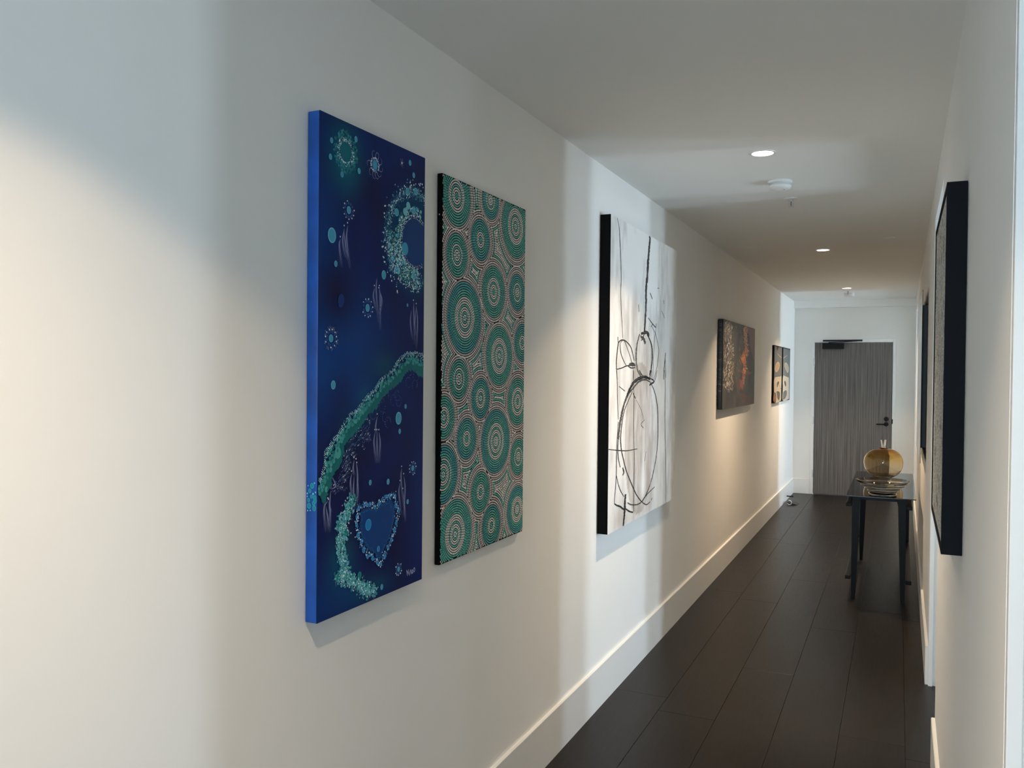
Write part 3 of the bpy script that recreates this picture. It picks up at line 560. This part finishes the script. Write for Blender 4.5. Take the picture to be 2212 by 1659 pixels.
# teal river
up, lo = P1_river_up, P1_river_low
def resample(P_, n):
    P_ = [Vector(p_) for p_ in P_]; L_ = [0]
    for a, b in zip(P_, P_[1:]): L_.append(L_[-1]+(b-a).length)
    out = []
    for i in range(n):
        s_ = L_[-1]*i/(n-1)
        for k in range(len(P_)-1):
            if s_ <= L_[k+1]+1e-9: t_ = (s_-L_[k])/(L_[k+1]-L_[k]); out.append(P_[k].lerp(P_[k+1], t_)); break
    return out
n = 130; U_ = resample(up, n); L_ = resample(lo, n)
wig = lambda i: .0025*math.sin(i*1.3)+.0015*math.sin(i*2.9)
for i in range(n-1):
    a = U_[i].lerp(L_[i], .42); b = U_[i+1].lerp(L_[i+1], .42); c = L_[i+1]+Vector((wig(i+1), wig(i+1)*.6)); d = L_[i]+Vector((wig(i), wig(i)*.6))
    cl_ = lambda q: (min(W1-.003, max(.003, q.x)), q.y, A_.h)
    A_.add([cl_(a), cl_(b), cl_(c), cl_(d)], lin(10, 104, 108))
A_.h += .00005
for i in range(n*7):
    k = rn.randrange(n); s_ = rn.random(); q = U_[k].lerp(L_[k], s_)
    r = .0013+.0052*min(1, s_*1.6)*rn.uniform(.5, 1)
    if s_ > .62: q = U_[k].lerp(L_[k], 1+rn.uniform(-.1, .04)); r = rn.uniform(.002, .005)
    if s_ < .25: col = rn.choice([AQ, lin(150, 205, 210), TL])
    elif s_ < .62: col = rn.choice([TL, lin(40, 140, 140), lin(60, 150, 150), TE])
    else: col = lin(14, 108, 112)
    dd(q.x+rn.uniform(-.002, .002), q.y+rn.uniform(-.002, .002), r, col, 8, dome=.15)
A_.h += .0001
for i in range(n*5):
    k = rn.randrange(n); q = U_[k].lerp(L_[k], rn.uniform(-.06, .16)); dd(q.x, q.y, rn.uniform(.0009, .0017), rn.choice([WH, AQ, lin(150, 205, 215)]), 6)
A_.h += .0001
for (u, v, r) in P1_big: dd(u, v, r*.9, CY if r > .015 else TL, 22, ry=r, dome=0, rim=CYr if r > .015 else None)
A_.h += .0001
# coral chain lower left
U2 = resample(P1_river2, 110)
for q in U2:
    for i in range(9):
        a = q + Vector((rn.gauss(0, .0085), rn.gauss(0, .0085))); dd(a.x, a.y, rn.uniform(.0018, .0048), rn.choice([TL, TE, lin(80, 165, 175), AQ, CY]), 8, dome=.15)
A_.h += .0001
for q in U2:
    for i in range(4):
        a = q + Vector((rn.gauss(0, .009), rn.gauss(0, .009))); dd(a.x, a.y, rn.uniform(.0012, .0024), rn.choice([WH, AQ]), 6)
A_.h += .0001
for q in U2[25:]:
    for i in range(2):
        th = rn.uniform(2.6, 5.2); a = q + Vector((.009*math.cos(th), .009*math.sin(th))); l_ = rn.uniform(.007, .015); k = rn.uniform(-.5, .5)
        A_.line([(a.x, a.y), (a.x+l_*.5*math.cos(th+k), a.y+l_*.5*math.sin(th+k)), (a.x+l_*math.cos(th-k), a.y+l_*math.sin(th-k))], .0009, lin(135, 185, 200), sub=4, taper=.5)
A_.h += .0001
for (u, v, r) in P1_riv2big: dd(u, v, r*.9, lin(26, 128, 132), 20, ry=r, dome=0, rim=lin(60, 160, 160))
A_.h += .0001
# blue heart ring
hc = P1_heart; A_.poly([(sum(q[0] for q in hc)/len(hc)*.16+q[0]*.84, sum(q[1] for q in hc)/len(hc)*.16+q[1]*.84) for q in hc], lin(2, 60, 128), sub=5)
A_.h += .0001
HP = resample(hc+[hc[0]], 120)
cen = Vector((sum(q[0] for q in hc)/len(hc), sum(q[1] for q in hc)/len(hc)))
for q in HP:
    for i in range(3): a = q.lerp(cen, rn.uniform(.08, .26)); dd(a.x, a.y, rn.uniform(.0006, .0011), lin(60, 140, 195), 5)
    for i in range(4): a = q + Vector((rn.gauss(0, .0045), rn.gauss(0, .0045))); dd(a.x, a.y, rn.uniform(.0012, .0028), rn.choice([lin(60, 140, 205), lin(90, 165, 215), WH, lin(50, 120, 190)]), 7)
A_.h += .0001
for i in range(0, 120, 5):
    q = HP[i] + Vector((rn.uniform(-.004, .004), rn.uniform(-.004, .004))); dd(q.x, q.y, rn.uniform(.0055, .0075), lin(40, 125, 190), 16, dome=0, rim=lin(80, 165, 215))
A_.h += .0001
u, v, r = P1_ring['heart_dot1']; A_.dot(u, v, r*.9, lin(30, 128, 196), 26, ry=r, dome=0, rim=lin(50, 150, 210))
u, v, r = P1_ring['heart_dot2']; A_.dot(u, v, r*.9, lin(40, 130, 190), 20, ry=r, dome=0, rim=lin(80, 165, 215))
A_.build('painted_dots', pg, p1)
S_ = Paint(T1, h0=.003)
for st in P1_sig: S_.line(st, .0022, lin(175, 185, 225), sub=2)
S_.build('signature', pg, p1, stuff=False)
# the river wraps round onto the near edge
TS = lambda x, v, h: (x, y1-h, z0+v)
E_ = Paint(TS)
for (x, v, r) in ((.0207,.3300,.0065),(.0330,.3249,.0047),(.0142,.3175,.0053),(.0111,.2952,.0050),(.0120,.2814,.0068),(.0275,.2768,.0065),(.0257,.2883,.0053),(.0191,.3040,.0047),(.0279,.3370,.0023),(.0091,.3299,.0018),(.0310,.3150,.0023),(.029,.302,.006),(.008,.270,.002),(.016,.271,.002),(.030,.295,.006),(.024,.311,.003),(.007,.311,.0025),(.007,.304,.002)):
    if x+r*.8 < .035: E_.dot(x, v, r*.85, lin(20, 128, 140) if r > .004 else AQ, 18, ry=r, dome=0, rim=lin(60, 165, 170))
E_.build('edge_dots', pg, p1)

# ================================================================ PICTURE 2: teal ring dot painting
y1, y2, z0, z1, t = 2.245, 2.873, 1.004, 2.205, .0195
p2 = canvas('ring_dot_painting', 'tall dot painting of teal and white concentric rings with black edges', y1, y2, z0, z1, t, mat('black_canvas', (.003, .003, .003, 1), .7, spec=.1, bump=(900, .2)))
T2 = left_T(t, y1, z0); W2, H2 = y2-y1, z1-z0; A_ = Paint(T2, dz=0, h0=.0003); rn = random.Random(9); DR = .0079
TEAL = [lin(98, 190, 174), lin(84, 178, 164), lin(110, 200, 184)]; TB = [lin(76, 170, 176), lin(90, 182, 184)]
WHT = [lin(240, 236, 228), lin(228, 222, 214)]; PNK = [lin(206, 184, 178), lin(214, 196, 190)]
for ci, (cu, cv, cr) in enumerate(P2_circ):
    nin = round(cr/DR); others = [q for j, q in enumerate(P2_circ) if j != ci]
    tb = ci % 2
    for k in range(0, nin+28):
        rad = k*DR*cr/(nin*DR); sd = rad-cr; n = max(1, round(2*math.pi*rad/.0082))
        f = k/nin
        if k <= nin:
            if f > .62: pal = (TB if (tb and f > .8) else TEAL)
            elif abs(f-.58) < .5/nin: pal = WHT
            else: pal = TEAL if (k+ci) % 3 == 1 else WHT
            if k == 0: pal = TEAL
        else:
            e = k-nin; pal = PNK if e in (1, 3) else WHT
            if e >= 5 and e % 5 in (0,): pal = TEAL
        ph = rn.uniform(0, 6.28)
        for i in range(n):
            th = ph+6.28318*i/n; u, v = cu+rad*math.cos(th), cv+rad*math.sin(th)
            if not (.003 < u < W2-.003 and .003 < v < H2-.003): continue
            if any(math.hypot(u-q[0], v-q[1])-q[2] < sd-.0022 for q in others): continue
            c = rn.choice(pal); ang = th
            A_.dot(u, v, .0033, c, 6, ry=.0041, ang=ang, dome=.3)
A_.build('painted_dots', pigment('dot_pigment', .5), p2)
obj('hanging_screw', tube(B(), [(.010, y1-.001, z0+1.075), (.010, y1+.002, z0+1.075)], .0022, 10), chrome_m, p2)

# ================================================================ PICTURE 3: charcoal abstract
y1, y2, z0, z1, t = 3.785, 5.078, .836, 2.346, .053
p3 = canvas('charcoal_abstract_painting', 'large off-white abstract painting with black charcoal ovals and lines', y1, y2, z0, z1, t, mat('black_canvas_edge', (.003, .003, .003, 1), .7, spec=.1, bump=(800, .2)), bev=.002)
T3 = left_T(t, y1, z0); W3, H3 = y2-y1, z1-z0
wht, gry, tan = lin(248, 246, 242)[:3], lin(172, 168, 162)[:3], lin(178, 166, 156)[:3]
def f3(u, v):
    n = fb(u*1.0, v*.45, 4, 1); n2 = fb(u*1.6, v*.5, 14, 7)
    c = mixc(wht, gry, min(1, max(0, .14+n*.6+n2*.35)))
    ov = 1 if ((u-.53)/.27)**2+((v-.42)/.40)**2 < 1 else 0
    c = mixc(c, tan, min(.9, ov*(.62+.35*n2)+.6*G(u, v, .42, 1.10, .05, .10)+.4*G(u, v, .5, .02, .35, .06)+.55*G(u, v, .2, .05, .1, .07)+.55*G(u, v, .72, .12, .08, .12)+.55*G(u, v, .64, .83, .10, .13)))
    c = mixc(c, lin(252, 250, 247)[:3], min(1, .95*G(u, v, .60, .16, .05, .09)+.7*G(u, v, .30, .78, .07, .12)+.6*G(u, v, .6, .28, .02, .1)+.5*G(u, v, .95, .5, .12, .5)))
    return c
field('painted_ground', T3, W3, H3, 110, 150, f3, pigment('plaster_ground', .35, bump=(120, .6)), p3)
A_ = Paint(T3, h0=.0008); rn = random.Random(3)
for w_, pts in P3:
    big = w_ > .008
    A_.line(pts, w_ if w_ < .008 else w_*.85, lin(26, 25, 24) if big else lin(52, 50, 48), taper=.25, jit=.30 if big else .15, sub=9, rnd=rn, wide=2.3)
    if big:
        for k in range(3): A_.line([(a+rn.uniform(-.5, .5)*w_, b+rn.uniform(-.2, .2)*w_) for a, b in pts], w_*.22, rn.choice([lin(80, 78, 75), lin(14, 14, 14), lin(110, 106, 100)]), jit=.5, sub=7, rnd=rn, wide=2.3)
A_.build('charcoal_strokes', pigment('charcoal', .8), p3, stuff=False)

# ================================================================ PICTURE 4: black and copper
y1, y2, z0, z1, t = 6.635, 8.235, 1.320, 2.030, .0425
p4 = canvas('copper_flake_painting', 'wide near-black painting with silver flecks and a glowing orange streak', y1, y2, z0, z1, t, mat('streaked_black_edge', lin(24, 22, 20), .45, var=(26, .8, (1, .6, 1.4))), bev=.008)
T4 = left_T(t, y1, z0); W4, H4 = y2-y1, z1-z0
dk, bn = lin(66, 64, 60)[:3], lin(128, 82, 52)[:3]
def inpoly(u, v, P_):
    r_ = False; j = len(P_)-1
    for i in range(len(P_)):
        if (P_[i][1] > v) != (P_[j][1] > v) and u < (P_[j][0]-P_[i][0])*(v-P_[i][1])/(P_[j][1]-P_[i][1])+P_[i][0]: r_ = not r_
        j = i
    return r_
def f4(u, v):
    n = fb(u, v, 5, 2); c = mixc(dk, lin(34, 34, 33)[:3], min(1, max(0, .3+n)))
    for i, P_ in enumerate(P4_brown):
        if inpoly(u+.02*n, v, P_): c = mixc(c, bn if i < 2 else lin(90, 56, 36)[:3], .75 if i else .9); break
    return c
field('painted_ground', T4, W4-.012, H4, 90, 60, f4, pigment('satin_ground', .5, bump=(90, .3)), p4)
A_ = Paint(T4, h0=.0008); rn = random.Random(4); k = 0
us = [q[0] for q in P4_gray]; vs_ = [q[1] for q in P4_gray]
while k < 620:
    u, v = rn.uniform(.01, max(us)), rn.uniform(min(vs_), max(vs_))
    if not inpoly(u, v, P4_gray): continue
    k += 1; a = rn.uniform(-1.2, 1.4); l_ = rn.uniform(.02, .08); w_ = rn.uniform(.004, .010)
    A_.line([(u, v), (u+l_*.5*math.cos(a), v+l_*.35*math.sin(a)), (u+l_*math.cos(a), v+l_*.5*math.sin(a+.5))], w_, rn.choice([lin(122, 108, 90), lin(150, 136, 116), lin(90, 80, 68), lin(70, 62, 54), lin(44, 40, 36), lin(206, 196, 178), lin(170, 156, 134)]), taper=.5, sub=3, wide=2)
OR = resample(P4_orange, 100)
for i, q in enumerate(OR):
    dens = 9 if i < 62 else (4 if i < 80 else 5)
    for k in range(dens):
        u, v = q.x+rn.gauss(0, .05), q.y+rn.gauss(0, .008); a = rn.uniform(-1.3, 1.3); l_ = rn.uniform(.03, .09)
        if u > W4-.03 or v > H4-.01: continue
        col = rn.choice([lin(230, 140, 50), lin(205, 112, 40), lin(160, 84, 36), lin(244, 172, 84), lin(130, 72, 36)]) if i < 80 else rn.choice([lin(130, 62, 30), lin(150, 80, 36)])
        A_.line([(u, v), (u+l_*.5*math.cos(a), v+l_*.3*math.sin(a)), (u+l_*math.cos(a), v+l_*.45*math.sin(a-.4))], rn.uniform(.004, .009), col, taper=.6, sub=3, wide=2)
for (u, v) in P4_misc:
    for k in range(3): A_.line([(u+rn.uniform(-.02, .02), v+rn.uniform(-.01, .01)), (u+rn.uniform(-.02, .03), v+rn.uniform(-.02, .02))], .006, rn.choice([lin(170, 150, 120), lin(140, 128, 112), lin(190, 130, 80)]), taper=.5, sub=1)
A_.build('paint_flakes', pigment('flake_pigment', .4), p4)
E_ = Paint(lambda x, v, h: (x, y1-h, z0+v)); rn = random.Random(8)
for k in range(26):
    v = rn.uniform(.12, .68); E_.line([(.009, v), (.022, v+rn.uniform(-.006, .006)), (.034, v+rn.uniform(-.006, .006))], rn.uniform(.0015, .005), rn.choice([lin(78, 72, 66), lin(58, 54, 50), lin(96, 92, 88)]), taper=.4, sub=3)
E_.build('edge_streaks', pigment('flake_pigment'), p4)

# ================================================================ PICTURES 5 and 6: pair of small panels
def panel(name, label, y1, y2, D_, first):
    z0, z1, t = 1.278, 1.928, .024
    r = canvas(name, label, y1, y2, z0, z1, t, mat('black_panel_edge', (.003, .003, .003, 1), .5, spec=.15), bev=.001)
    T = left_T(t, y1, z0); A_ = Paint(T, dz=.00004); W_, H_ = y2-y1, z1-z0
    A_.poly([(.012, .012), (W_-.012, .012), (W_-.012, H_-.012), (.012, H_-.012)], lin(112, 114, 112), sub=1)
    cl_ = lambda P_: [(min(W_-.012, max(.012, a)), min(H_-.012, max(.012, b))) for a, b in P_]
    A_.line(cl_([(.05, .3), (.05, H_)]), .004, lin(140, 142, 140), sub=1); A_.line(cl_([(W_-.06, .3), (W_-.06, H_)]), .004, lin(140, 142, 140), sub=1)
    if first: A_.poly(cl_(D_['tri']), lin(12, 12, 12), sub=1)
    A_.poly(cl_(D_['cream']), lin(204, 192, 170), sub=4)
    A_.line(cl_(D_['line']), .008, lin(206, 200, 186), sub=4)
    A_.poly(cl_(D_['pod']), lin(198, 182, 154), sub=4)
    c_ = Vector((sum(q[0] for q in D_['pod'])/len(D_['pod']), sum(q[1] for q in D_['pod'])/len(D_['pod'])))
    A_.poly([tuple(c_.lerp(Vector(q), .72)) for q in cl_(D_['pod'])], lin(190, 158, 122) if first else lin(178, 172, 150), sub=4)
    A_.poly(cl_(D_['eye']), lin(98, 94, 84), sub=4); A_.poly(cl_(D_['low']), lin(104, 106, 104), sub=3)
    A_.line(cl_(D_['low']+[D_['low'][0]]), .004, lin(70, 66, 58), sub=2)
    A_.line(cl_(D_['v1']), .006, lin(190, 184, 170), sub=3); A_.line(cl_(D_['l2']), .005, lin(76, 66, 54), sub=3)
    if first:
        A_.poly(cl_(D_['br']), lin(150, 100, 50), sub=3); A_.line(cl_(D_['br']), .01, lin(60, 36, 18), sub=3)
    A_.build('painted_shapes', pigment('flat_pigment', .45), r, stuff=False)
panel('abstract_panel', 'nearer of two small grey and cream abstract panels, with dark triangle at top', 9.75, 10.43, P5, True)
panel('abstract_panel', 'farther of two small grey and cream abstract panels, beside the end corner', 10.53, 11.255, P6, False)

# ================================================================ RIGHT WALL PICTURES
def flecked():
    m = mat('grey_flecked_canvas', (.2, .2, .2, 1), .7); nt = m.node_tree; N = nt.nodes; L = nt.links
    tc = N.new('ShaderNodeTexCoord'); mp = N.new('ShaderNodeMapping'); mp.inputs['Scale'].default_value = (1, 10, 52)
    n1 = N.new('ShaderNodeTexNoise'); n1.inputs['Scale'].default_value = 3.2; n1.inputs['Detail'].default_value = 6; n1.inputs['Roughness'].default_value = .7
    mp2 = N.new('ShaderNodeMapping'); mp2.inputs['Scale'].default_value = (1, 14, 17); v_ = N.new('ShaderNodeTexNoise'); v_.inputs['Scale'].default_value = 1.0; v_.inputs['Detail'].default_value = 3
    r_ = N.new('ShaderNodeValToRGB'); r_.color_ramp.elements[0].position = .32; r_.color_ramp.elements[1].position = .66
    r_.color_ramp.elements[0].color = lin(84, 80, 74); r_.color_ramp.elements[1].color = lin(226, 222, 212)
    r2 = N.new('ShaderNodeValToRGB'); r2.color_ramp.elements[0].position = .36; r2.color_ramp.elements[1].position = .42; r2.color_ramp.elements[0].color = (.12, .12, .12, 1); r2.color_ramp.elements[1].color = (1, 1, 1, 1)
    mx = N.new('ShaderNodeMix'); mx.data_type = 'RGBA'; mx.blend_type = 'MULTIPLY'; mx.inputs[0].default_value = .9
    L.new(tc.outputs['Object'], mp.inputs[0]); L.new(mp.outputs[0], n1.inputs['Vector']); L.new(n1.outputs['Fac'], r_.inputs[0])
    L.new(tc.outputs['Object'], mp2.inputs[0]); L.new(mp2.outputs[0], v_.inputs['Vector']); L.new(v_.outputs['Fac'], r2.inputs[0])
    L.new(r_.outputs[0], mx.inputs[6]); L.new(r2.outputs[0], mx.inputs[7]); L.new(mx.outputs[2], N['Principled BSDF'].inputs['Base Color'])
    return m
RY0, RY1, RZ0, RZ1, RT = 2.335, 3.13, 1.158, 2.078, .046
q0 = empty('framed_grey_picture', (xr(2.73), (RY0+RY1)/2, RZ0), 'grey flecked picture in a deep navy-black floating frame, nearest on right wall', 'painting')
bm = B(); sh = SH; X0 = XR-.001
for (a, b, c, d) in ((RY0, RY0+.010, RZ0, RZ1), (RY1-.010, RY1, RZ0, RZ1), (RY0+.010, RY1-.010, RZ0, RZ0+.010), (RY0+.010, RY1-.010, RZ1-.010, RZ1)): box(bm, X0-RT, X0, a, b, c, d, shear=sh)
obj('frame', bm, mat('navy_black_frame', (.0022, .003, .0052, 1), .6, spec=.12, bump=(300, .1)), q0)
obj('canvas', box(B(), X0-RT+.003, X0-.004, RY0+.014, RY1-.014, RZ0+.014, RZ1-.014, bev=.002, shear=sh), flecked(), q0)
obj('backing_board', box(B(), X0-.004, X0-.001, RY0+.010, RY1-.010, RZ0+.010, RZ1-.010, shear=sh), black_m, q0)
q1 = empty('glossy_black_panel', (xr(6.7), 6.7, 1.046), 'wide glossy black panel mounted off the right wall above the console table', 'wall panel')
obj('panel', box(B(), XR-.0345, XR-.0315, 5.9, 7.45, 1.046, 2.142, bev=.0008, shear=sh), mat('gloss_black', (.012, .013, .016, 1), .06, spec=.6), q1)
obj('back_box', box(B(), XR-.0315, XR-.0005, 6.02, 7.33, 1.136, 2.055, bev=.002, shear=sh), mat('navy_black_box', lin(10, 12, 24), .5), q1)

# ================================================================ CONSOLE TABLE
tb = empty('console_table', (1.185, 7.2, 0), 'black console table with tapered legs and dark glass top against the right wall', 'table')
TZ = .750
gl = mat('dark_glass_top', (.006, .006, .006, 1), .03, spec=.5)
obj('glass_top', box(B(), .962, 1.412, 6.395, 8.065, TZ-.007, TZ, bev=.0012), gl, tb)
bm = B()
for (a, b, c, d) in ((1.0, 1.35, 6.49, 6.515), (1.0, 1.35, 7.885, 7.91), (1.0, 1.022, 6.5, 7.9), (1.328, 1.35, 6.5, 7.9)): box(bm, a, b, c, d, .712, TZ-.007, bev=.0015)
obj('apron', bm, blackwood_m, tb)
for sx, xo in ((1, 1.0), (-1, 1.352)):
    for sy, yo in ((1, 6.48), (-1, 7.925)):
        # tapered on its inner faces, flaring into the apron with a small curve
        prof = [(0, .743), (.053, .743), (.060, .712), (.0545, .700), (.0525, .68), (.044, .40), (.034, .15), (.027, 0), (.003, 0), (0, .15)]
        bm = B(); lo_ = []; hi_ = []
        for dx, z in prof:
            dep = .05 - .023*(1-min(1, z/.7))
            lo_.append(bm.verts.new((xo+sx*dx, yo, z))); hi_.append(bm.verts.new((xo+sx*dx, yo+sy*dep, z)))
        bm.faces.new(lo_); bm.faces.new(hi_[::-1])
        for i in range(len(prof)): j = (i+1) % len(prof); bm.faces.new((lo_[i], lo_[j], hi_[j], hi_[i]))
        bmesh.ops.bevel(bm, geom=bm.edges[:], offset=.002, segments=1, affect='EDGES')
        obj('leg', bm, blackwood_m, tb)
for xa, xb in ((.962, .9985), (1.3535, 1.390)):
    obj('upper_rail', box(B(), xa, xb, 6.42, 7.98, .669, .695, bev=.003), blackwood_m, tb)
    obj('lower_rail', box(B(), xa, xb, 6.42, 7.98, .150, .177, bev=.003), blackwood_m, tb)
    obj('end_post', box(B(), xa+.002, xb-.002, 7.945, 7.978, .177, .669, bev=.003), blackwood_m, tb)

# ================================================================ GLASS BOWL AND VASE
def glass(name, col, rough=.0, grad=None):
    m = mat(name, col, rough); nt = m.node_tree; p_ = nt.nodes['Principled BSDF']; p_.inputs['Transmission Weight'].default_value = 1; p_.inputs['IOR'].default_value = 1.45
    if grad:
        tc = nt.nodes.new('ShaderNodeTexCoord'); sx = nt.nodes.new('ShaderNodeSeparateXYZ'); mr = nt.nodes.new('ShaderNodeMapRange'); r_ = nt.nodes.new('ShaderNodeValToRGB')
        mr.inputs['From Min'].default_value = grad[0]; mr.inputs['From Max'].default_value = grad[1]
        nt.links.new(tc.outputs['Object'], sx.inputs[0]); nt.links.new(sx.outputs['Z'], mr.inputs[0]); nt.links.new(mr.outputs[0], r_.inputs[0]); nt.links.new(r_.outputs[0], p_.inputs['Base Color'])
        el = r_.color_ramp.elements; el[0].position = 0; el[0].color = grad[2][0]; el[1].position = 1; el[1].color = grad[2][-1]
        for i, c in enumerate(grad[2][1:-1]): e = el.new((i+1)/(len(grad[2])-1)); e.color = c
    return m
VX, VY = 1.197, 6.540
bw = empty('glass_bowl', (VX, VY, TZ), 'wide clear rippled glass bowl at the front of the console table, before the amber vase', 'bowl')
outer = [(0, TZ), (.080, TZ), (.092, TZ+.003), (.095, TZ+.009), (.088, TZ+.014), (.092, TZ+.020), (.102, TZ+.024), (.100, TZ+.030), (.108, TZ+.036), (.120, TZ+.041), (.118, TZ+.047), (.130, TZ+.053), (.146, TZ+.060), (.145, TZ+.066), (.160, TZ+.074), (.172, TZ+.083), (.178, TZ+.092)]
outer = [(r_, TZ+(z_-TZ)*1.12) for r_, z_ in outer]
inner = [(.175, TZ+.105), (.168, TZ+.096), (.157, TZ+.088), (.151, TZ+.084), (.142, TZ+.073), (.134, TZ+.069), (.126, TZ+.060), (.114, TZ+.055), (.106, TZ+.046), (.094, TZ+.040), (.086, TZ+.026), (.070, TZ+.018), (.04, TZ+.013), (0, TZ+.012)]
obj('bowl_body', lathe(B(), outer+inner, VX, VY, 72), glass('clear_glass', (.97, .97, .96, 1)), bw, smooth=35)
VX2, VY2 = 1.184, 7.60
vs = empty('amber_glass_vase', (VX2, VY2, TZ), 'squat round amber glass vase with two slim clear spouts, standing behind the glass bowl', 'vase')
zb = TZ+.0004; VXx, VY = VX2, VY2
cz, rb = .882, .151
out_p = [(0, zb), (.060, zb), (.064, zb+.003), (.066, zb+.008)]
n = 26
for i in range(n):
    t = -1.12 + (1.32+1.12)*i/(n-1)          # latitude
    s_ = math.sin(t); out_p.append((rb*math.cos(t)**.80, cz + (.118 if s_ > 0 else .131)*s_))
th_ = .004
in_p = []
for i in range(4, len(out_p)):
    r_, z_ = out_p[i]; in_p.append((max(.004, r_-th_*.8), z_ + (th_ if i == 4 else 0) - (th_*.5 if z_ > cz+.07 else 0)))
prof = out_p + [(.02, out_p[-1][1]+.001)] + [(.02, out_p[-1][1]-.004)] + in_p[::-1] + [(.03, in_p[0][1]+.002), (0, in_p[0][1]+.002)]
amber = glass('amber_glass', (1, .7, .3, 1), 0, (.0, .248, [(.80, .62, .42, 1), (.93, .84, .70, 1), (.93, .82, .62, 1), (.92, .70, .34, 1), (.72, .38, .12, 1)]))
obj('bulb', lathe(B(), prof, VXx, VY, 64), amber, vs, smooth=40)
ct = cz+.118*math.sin(1.32)
bm = lathe(B(), [(0, ct-.006), (.030, ct-.006), (.036, ct-.002), (.034, ct+.006), (.027, ct+.011), (.02, ct+.013), (0, ct+.013)], VXx, VY, 36)
obj('collar', bm, glass('rose_glass', (.95, .66, .60, 1)), vs, smooth=40)
clr = glass('clear_spout_glass', (.98, .98, .98, 1))
obj('spout', tube(B(), [(VXx-.010, VY, ct+.011), (VXx-.012, VY, ct+.03), (VXx-.019, VY, ct+.071)], [.007, .006, .0055], 14), clr, vs, smooth=40)
obj('spout', tube(B(), [(VXx+.006, VY, ct+.011), (VXx+.008, VY, ct+.03), (VXx+.013, VY, ct+.072)], [.0095, .009, .0075], 14), clr, vs, smooth=40)

# ================================================================ DOOR STOP HARDWARE
ds = empty('baseboard_door_stop', (BT, 11.16, .055), 'short black door stop sticking out of the left baseboard near the end wall', 'door stop')
obj('rod', tube(B(), [(BT+.001, 11.16, .055), (BT+.070, 11.16, .055)], .0075, 14), black_m, ds, smooth=40)
obj('rubber_tip', tube(B(), [(BT+.070, 11.16, .055), (BT+.082, 11.16, .055)], .0095, 14), mat('black_rubber', (.01, .01, .01, 1), .8), ds, smooth=40)
dw = empty('door_wedge', (.12, 10.86, 0), 'small dark wedge with a pale ring lying on the floor by the left baseboard', 'door wedge')
bm = prism(B(), [(.062, .0), (.19, .0), (.19, .004), (.085, .034), (.062, .034)], 'y', 10.80, 10.97)
bmesh.ops.bevel(bm, geom=bm.edges[:], offset=.002, segments=1, affect='EDGES')
obj('wedge_body', bm, mat('dark_grey_rubber', (.03, .03, .032, 1), .6), dw)
bm = B(); ring = [(.092+.026*math.cos(a*.3926991), 10.785, .030+.026*math.sin(a*.3926991)) for a in range(-7, 6)]
tube(bm, ring, .0045, 10); obj('pull_ring', bm, mat('pale_metal', (.75, .75, .74, 1), .3, .6), dw, smooth=50)
